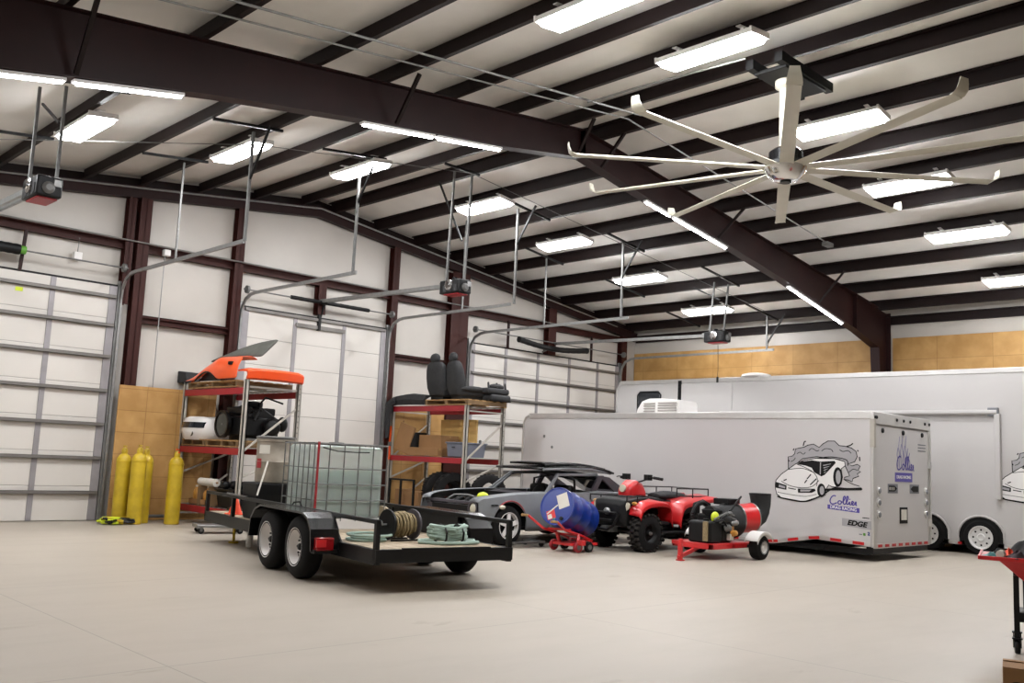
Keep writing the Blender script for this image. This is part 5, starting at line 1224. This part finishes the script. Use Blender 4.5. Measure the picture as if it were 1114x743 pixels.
def atv_rack(x0, x1, z, hw, nm):
    b = MB()
    b.tube([(x0,-hw,z),(x1,-hw,z),(x1,hw,z),(x0,hw,z)], .012, 6, closed=True)
    for k in range(1, 6): y = -hw+2*hw*k/6; b.tube([(x0,y,z),(x1,y,z)], .009, 6)
    if x0 > 0: b.tube([(x0,-hw,z),(x0,-hw,z+.13),(x1,-hw,z+.13),(x1,hw,z+.13),(x0,hw,z+.13),(x0,hw,z)], .012, 6)
    for x in ((x0+x1)/2, x1 if x0 > 0 else x0):
        for y in (-hw, hw): b.tube([(x,y,z-.1),(x,y,z+(.13 if x0 > 0 else 0))], .011, 6)
    b.build(nm, 'blackm', t)
atv_rack(-1.02, -.5, .9, .42, 'front_rack'); atv_rack(.25, 1.12, .92, .42, 'rear_rack')
for s_ in (-1,1): MB().box(1.1,1.16,s_*.34-.06,s_*.34+.06,.78,.86).build('tail_light', 'tail', t, bev=.01)

# ------------------------------------------------------------------ blue drum on a red drum truck
A_, B_ = Vector((11.1, 10.22, .72)), Vector((11.92, 10.42, .50))
ax = (B_-A_).normalized()
t = thing('oil_drum', 'blue steel drum with labels, tipped over on a red drum truck', 'drum', A_); t.scale = (1.06, 1.06, 1.06)
Ld = .88
MB().lathe([(.02,.012),(.262,.012),(.275,.0),(.287,.0),(.29,.012),(.285,.03),(.285,.27),(.292,.285),(.292,.3),(.285,.315),(.285,.57),(.292,.585),(.292,.6),(.285,.615),(.285,Ld-.03),(.29,Ld-.012),(.287,Ld),(.275,Ld),(.262,Ld-.012),(.02,Ld-.012)], (0,0,0), ax, 40).build('body', 'blue', t)
d_, a_, b_ = MB().frame(ax)
def onend(u, v, off=-.001): return Vector((0,0,0)) + d_*(.012+off) + a_*u + b_*v
def onside(ang, l, r=.2935): return d_*l + (a_*math.cos(ang)+b_*math.sin(ang))*r
def end_label(u0, u1, v0, v1, nm, m_, off=-.002, rot=0.):
    c, s_ = math.cos(rot), math.sin(rot)
    P_ = [(u0,v0),(u1,v0),(u1,v1),(u0,v1)]
    MB().face([onend(u*c-v*s_, u*s_+v*c, off) for u, v in P_]).build(nm, m_, t, smooth=False)
# the labels sit on the end facing the camera
end_label(.02,.2,-.06,.16,'paper_label','paper', rot=.4); end_label(-.2,-.06,-.16,-.02,'red_label','red', rot=.4); end_label(-.19,-.12,-.15,-.08,'white_label','paper',-.003, rot=.4)
end_label(-.2,.02,.0,.02,'white_stick','paper',-.004, rot=.75)
MB().lathe([(.03,0),(.03,-.015),(.005,-.016)], onend(.1,-.18,0), -ax if False else (ax*1), 12).build('bung', 'blackm', t)
MB().lathe([(.02,0),(.02,-.012),(.005,-.014)], onend(-.02,-.2,0), ax, 12).build('small_bung', 'teal', t)
for l0, l1, a0, a1, nm in ((.62,.72,2.5,2.75,'white_patch'),(.1,.17,1.75,2.0,'small_patch'),(.64,.7,2.25,2.4,'white_patch')):
    MB().grid([[onside(a0+(a1-a0)*k/4, l) for k in range(5)] for l in (l0, l1)]).build(nm, 'paper', t)
t = thing('drum_truck', 'red drum truck with wooden handle grips under the blue drum', 'hand truck', (11.5, 10.25, 0))
def w2(p): return Vector(p) - Vector((11.5, 10.25, 0))
dn = Vector((0,0,-1)); base = lambda f, s_: A_ + ax*f + Vector((-.2, .95, 0)).normalized()*s_ + Vector((0,0,-.34))
for s_ in (-.2, .2):
    g = Vector((10.72, 10.3+s_*1.6, .5 if s_ < 0 else .56))
    MB().tube([w2(g+Vector((.14,0,-.01))), w2(base(.0, s_)+Vector((-.05,0,-.02))), w2(base(.45, s_)), w2(base(.9, s_))], .02).build('side_rail', 'red', t)
    MB().cyl(w2(g), w2(g+Vector((.14,0,-.01))), .022, .018).build('handle_grip', 'wood', t)
for f_ in (.1, .5, .86): MB().bar(w2(base(f_, -.2)), w2(base(f_, .2)), .06, .03).build('cross_bar', 'red', t)
MB().box(-.14,-.04,-.35,-.25,.12,.2).bar(w2(base(.4,-.2)), (-.05,-.2,.12), .05, .05).bar(w2(base(.4,.2)), (-.05,.2,.12), .05, .05).bar(w2(base(.86,-.2)), (.2,-.2,.12), .05, .05).bar(w2(base(.86,.2)), (.2,.2,.12), .05, .05).box(-.2,.4,-.22,.22,.1,.14).build('axle_frame', 'red', t, bev=.005)
for x, y in ((-.12,-.28), (.12,-.3), (-.12,.24), (.14,.24)):
    o = MB().lathe([(.02,0),(.07,0),(.085,.012),(.085,.048),(.07,.06),(.02,.06)], (x, y, .085), (.15,1,0), 20).build('wheel', 'rubber' if x > 0 else 'redbeam', t)
    MB().lathe([(.005,-.005),(.04,-.005),(.045,.02),(.005,.02)], (x, y, .085), (.15,1,0), 16).build('hub', 'galvd', o)

# ------------------------------------------------------------------ red trailer mounted debris blower
t = thing('debris_blower', 'black engine and blower on a low red two wheeled cart with upright chute', 'blower', (12.1, 8.58, 0))
# local x rearwards (towards the trailer), y across
MB().bar((.0,0,.05), (.85,.14,.2), .05, .055).bar((.42,.42,.24), (1.0,.1,.2), .06, .06).box(.02,.08,-.03,.03,.0,.28).box(.0,.1,-.05,.05,.0,.02).cyl((.05,0,.26),(.05,0,.33),.035).build('tow_bar', 'red', t, bev=.006)
MB().box(.5,1.75,-.26,-.2,.17,.25).box(.5,1.75,.42,.48,.17,.25).box(.5,.56,-.26,.48,.17,.25).box(1.68,1.75,-.26,.48,.17,.25).box(1.1,1.16,-.26,.48,.17,.25).hexa([(.5,-.26,.245),(1.75,-.26,.245),(1.75,.48,.245),(.5,.48,.245),(.5,-.26,.26),(1.75,-.26,.26),(1.75,.48,.26),(.5,.48,.26)]).build('cart_frame', 'red', t, bev=.006)
MB().cyl((1.55,-.5,.2),(1.55,.72,.2), .025).build('axle', 'blackm', t)
for y, s_ in ((-.56, 1), (.78, -1)):
    o = MB().lathe([(.09,0),(.14,.0),(.19,.02),(.2,.06),(.2,.13),(.19,.17),(.14,.19),(.09,.19)], (1.55, y, .2), (0,s_,0), 28, cap=False).build('wheel', 'rubber', t)
    MB().lathe([(.1,.0),(.105,-.004),(.09,.03),(.05,.04),(.03,.01),(.005,.01)], (1.55, y, .2), (0,s_,0), 20, cap=False).build('rim', 'white', o)
    G = [[(1.55-.27*math.cos(a), y+s_*q, .2+.25*math.sin(a)-dz) for q, dz in ((-.03,.05),(-.02,.0),(.2,.0),(.22,.03))] for a in [math.radians(x) for x in range(25, 150, 12)]]
    MB().grid(G).build('fender', 'white', t, solid=.01)
MB().box(.52,.86,-.22,.2,.26,.6).build('fuel_tank', 'black', t, bev=.04, seg=3)
MB().lathe([(.05,0),(.05,.03),(.005,.035)], (.66,-.05,.6), n=14).build('fuel_cap', 'blackm', t)
MB().box(.86,1.2,-.2,.35,.26,.55).box(.9,1.15,-.15,.3,.55,.7).build('engine', 'blackm', t, bev=.04)
MB().lathe([(.05,0),(.16,.01),(.17,.08),(.1,.12),(.005,.13)], (1.02,.08,.68), n=20).build('recoil_cover', 'black', t)
MB().sph((.74,-.16,.66), (.08,.06,.09)).build('lime_cap', 'lime', t)
MB().lathe([(.05,0),(.09,.01),(.09,.15),(.05,.16)], (.88,.05,.74), (1,.2,0), 14).build('muffler', 'blackm', t)
for k in range(5):
    R_ = random.Random(k+77); a = Vector((R_.uniform(.6,.8), -.2, R_.uniform(.55,.7))); c = Vector((R_.uniform(.95,1.25), -.24, R_.uniform(.4,.7)))
    MB().tube([a, (a+c)/2+Vector((0,-.05,.08)), c], .014, 6).build('hose', 'galvd' if k % 2 else 'black', t)
MB().box(1.02,1.14,-.26,-.2,.44,.52).build('brass_plate', 'amber', t, bev=.01)
MB().box(.42,.46,-.22,-.15,.3,.6).build('tool_tube', 'rope', t)
# blower housing: scroll with red collar
MB().lathe([(.05,0),(.2,.01),(.26,.05),(.275,.12),(.275,.4),(.26,.46),(.24,.5)], (1.14,.16,.55), (1,-.36,.06), 32).build('blower_housing', 'dgrey', t)
MB().lathe([(.19,-.03),(.205,-.03),(.205,.0),(.19,.0)], (1.14,.16,.55), (1,-.36,.06), 24).build('housing_ring', 'blackm', t)
MB().tube([(1.05+.3*math.cos(q*.26), .3, .5+.36*math.sin(q*.26)) for q in range(3, 11)], .03).build('guard_hoop', 'black', t)
for q, (x, y, z, r, m_) in enumerate(((.95,-.22,.48,.05,'galvd'),(1.08,-.25,.4,.045,'amber'),(1.12,-.24,.56,.04,'galv'),(.9,-.23,.62,.045,'dgrey'),(1.0,-.2,.7,.04,'galvd'))): MB().lathe([(.01,0),(r,.0),(r,.08),(r*.6,.1),(.01,.1)], (x, y, z), (.2,-1,.3), 12).build('engine_fitting', m_, t)
MB().box(1.02,1.12,-.27,-.19,.3,.4).build('starter_block', 'paper', t, bev=.01)
MB().lathe([(.22,.0),(.24,.0),(.24,.28),(.2,.3)], (1.62,-.02,.62), (1,-.35,.08), 28).build('red_collar', 'red', t)
MB().lathe([(.225,-.02),(.245,-.02),(.245,.0),(.225,.0)], (1.62,-.02,.62), (1,-.35,.08), 24).lathe([(.225,.28),(.245,.28),(.245,.3),(.225,.3)], (1.62,-.02,.62), (1,-.35,.08), 24).build('collar_band', 'galv', t)
MB().box(1.74,1.82,-.29,-.27,.6,.68).build('collar_sticker', 'paper', t)
R = []
for cx_, cz, ang, r in ((1.92,.58,.15,.13),(2.02,.6,.4,.15),(2.14,.66,.75,.165),(2.2,.76,1.1,.175),(2.22,.88,1.4,.185),(2.21,.99,1.57,.195),(2.2,1.03,1.57,.2)):
    R.append([(cx_ - math.sin(ang)*r*math.cos(q*math.pi/8), -.09 + r*.85*math.sin(q*math.pi/8), cz + math.cos(ang)*r*math.cos(q*math.pi/8)) for q in range(16)])
MB().rings(R, True, False).build('discharge_chute', 'dgrey', t, solid=.012)
MB().tube([(2.2 + .2*math.cos(q*math.pi/8), -.09+.17*math.sin(q*math.pi/8), 1.03) for q in range(16)], .012, closed=True).build('chute_rim', 'black', t)
MB().box(1.38,1.72,.0,.3,.84,.94).bar((1.25,-.1,.75),(1.75,.0,.98), .03,.03).bar((1.1,.1,.74),(1.5,.1,.9), .08,.03).build('hitch_bracket', 'blackm', t, bev=.01)
MB().tube([(.95,.4,.62),(1.05,.42,.82),(1.25,.42,.86),(1.4,.4,.8)], .05).build('intake_hose', 'black', t)

# ------------------------------------------------------------------ red tool cart at the right edge, carton beneath
TCX, TCY = 8.78, 2.76
CA = math.radians(17.5)
vx = Vector((math.sin(CA), -math.cos(CA), 0)); vy = Vector((math.cos(CA), math.sin(CA), 0))
t = thing('tool_cart', 'red tray tool cart on black casters piled with rags at the right edge', 'cart', (TCX, TCY, 0), CA-math.pi/2)
# local x to the right, y away
MB().hexa([(.06,-.1,.6),(.75,-.1,.6),(.75,.36,.6),(.06,.36,.6),(-.12,-.26,.765),(.95,-.26,.765),(.95,.5,.765),(-.12,.5,.765)]).build('tray', 'red', t, smooth=False, bev=.006)
MB().box(-.27,.97,-.28,.52,.767,.785).box(-.28,-.26,-.29,.53,.767,.8).box(-.27,.97,-.29,-.275,.767,.8).build('rim', 'red', t, bev=.004)
for x in (-.0, .62):
    for y in (-.05, .33):
        MB().box(x-.022,x+.022,y-.022,y+.022,.12,.64).build('leg', 'blackm', t)
        o = MB().lathe([(.01,0),(.05,0),(.056,.008),(.056,.032),(.05,.04),(.01,.04)], (x-.02, y, .056), (1,.1,0), 18).build('caster', 'black', t)
        MB().box(x-.032,x-.024,y-.03,y+.03,.05,.13).box(x+.024,x+.032,y-.03,y+.03,.05,.13).box(x-.04,x+.04,y-.04,y+.04,.12,.13).build('caster_fork', 'blackm', o)
MB().box(-.02,.64,-.07,.35,.26,.34).build('lower_shelf', 'blackm', t, bev=.01); MB().box(.05,.6,-.02,.3,.36,.62).build('drawer_box', 'black', t, bev=.01)
def oncart(x, y, z): return Vector((TCX, TCY, 0)) + vx*x + vy*y + Vector((0,0,z))
for k, (x, y, sx, sy, sz, m_, nm, l) in enumerate(((.1,.22,.2,.14,.12,'ink','rag','black cloth heaped on the cart tray'), (.42,.22,.24,.2,.15,'ink','jacket','black jacket bundled on the cart tray'), (-.05,-.02,.06,.05,.06,'cone','glove','orange glove on the cart tray'), (.02,-.16,.11,.08,.055,'rag','rag','maroon rag on the cart tray'), (.26,-.16,.14,.09,.055,'rag','rag','second maroon rag on the cart tray, further from the lip'), (-.18,-.15,.08,.06,.03,'teal','glove','teal glove on the outer lip of the cart tray'), (-.13,.12,.07,.06,.045,'dgrey','glove','small dark glove at the end of the cart tray lip'))):
    t = thing(nm, l, 'rag' if nm == 'rag' else nm, oncart(x, y, .787))
    R_ = random.Random(k+9); ph = [R_.uniform(0, 6.28) for _ in range(4)]; R = []
    for q in range(9):
        f_ = q/8; row = []
        for a_ in range(20):
            a = a_*math.pi/10; w_ = 1 + .18*math.sin(3*a+ph[0]) + .1*math.sin(5*a+ph[1])
            z = sz*(1-f_**1.8)*(1 + .35*math.sin(2*a+ph[2]+f_*5) + .2*math.sin(7*a+ph[3])*f_) + .004
            row.append((sx*f_*w_*math.cos(a)*1.15, sy*f_*w_*math.sin(a)*1.15, max(.004, z)))
        R.append(row)
    MB().rings([[(x_, y_, .0) for x_, y_, _ in R[-1]]] + R[::-1]).build('cloth', m_, t, sub=1)
t = thing('can', 'small white can lying on the cart tray', 'can', oncart(-.1,-.22,.82)); MB().cyl((-.05,0,0),(.06,.02,0), .032, n=16).build('body', 'paper', t); MB().cyl((.06,.02,0),(.075,.022,0), .025, n=12).build('cap', 'teal', t)
t = thing('cardboard_box', 'brown cardboard box on the floor in the bottom right corner', 'box', (6.52, 2.14, 0), CA-math.pi/2)
MB().box(0,.4,0,.32,0,.26).build('carton', 'card', t, bev=.004)
MB().hexa([(0,0,.261),(.4,0,.261),(.4,.15,.27),(0,.15,.27),(0,0,.265),(.4,0,.265),(.4,.15,.275),(0,.15,.275)]).hexa([(0,.32,.261),(.4,.32,.261),(.4,.17,.275),(0,.17,.275),(0,.32,.265),(.4,.32,.265),(.4,.17,.28),(0,.17,.28)]).build('flap', 'card', t, smooth=False)
text('G', .16, 'ink', 'carton_lettering', t, (.075, -.003, .12), (1,0,0), (0,0,1))
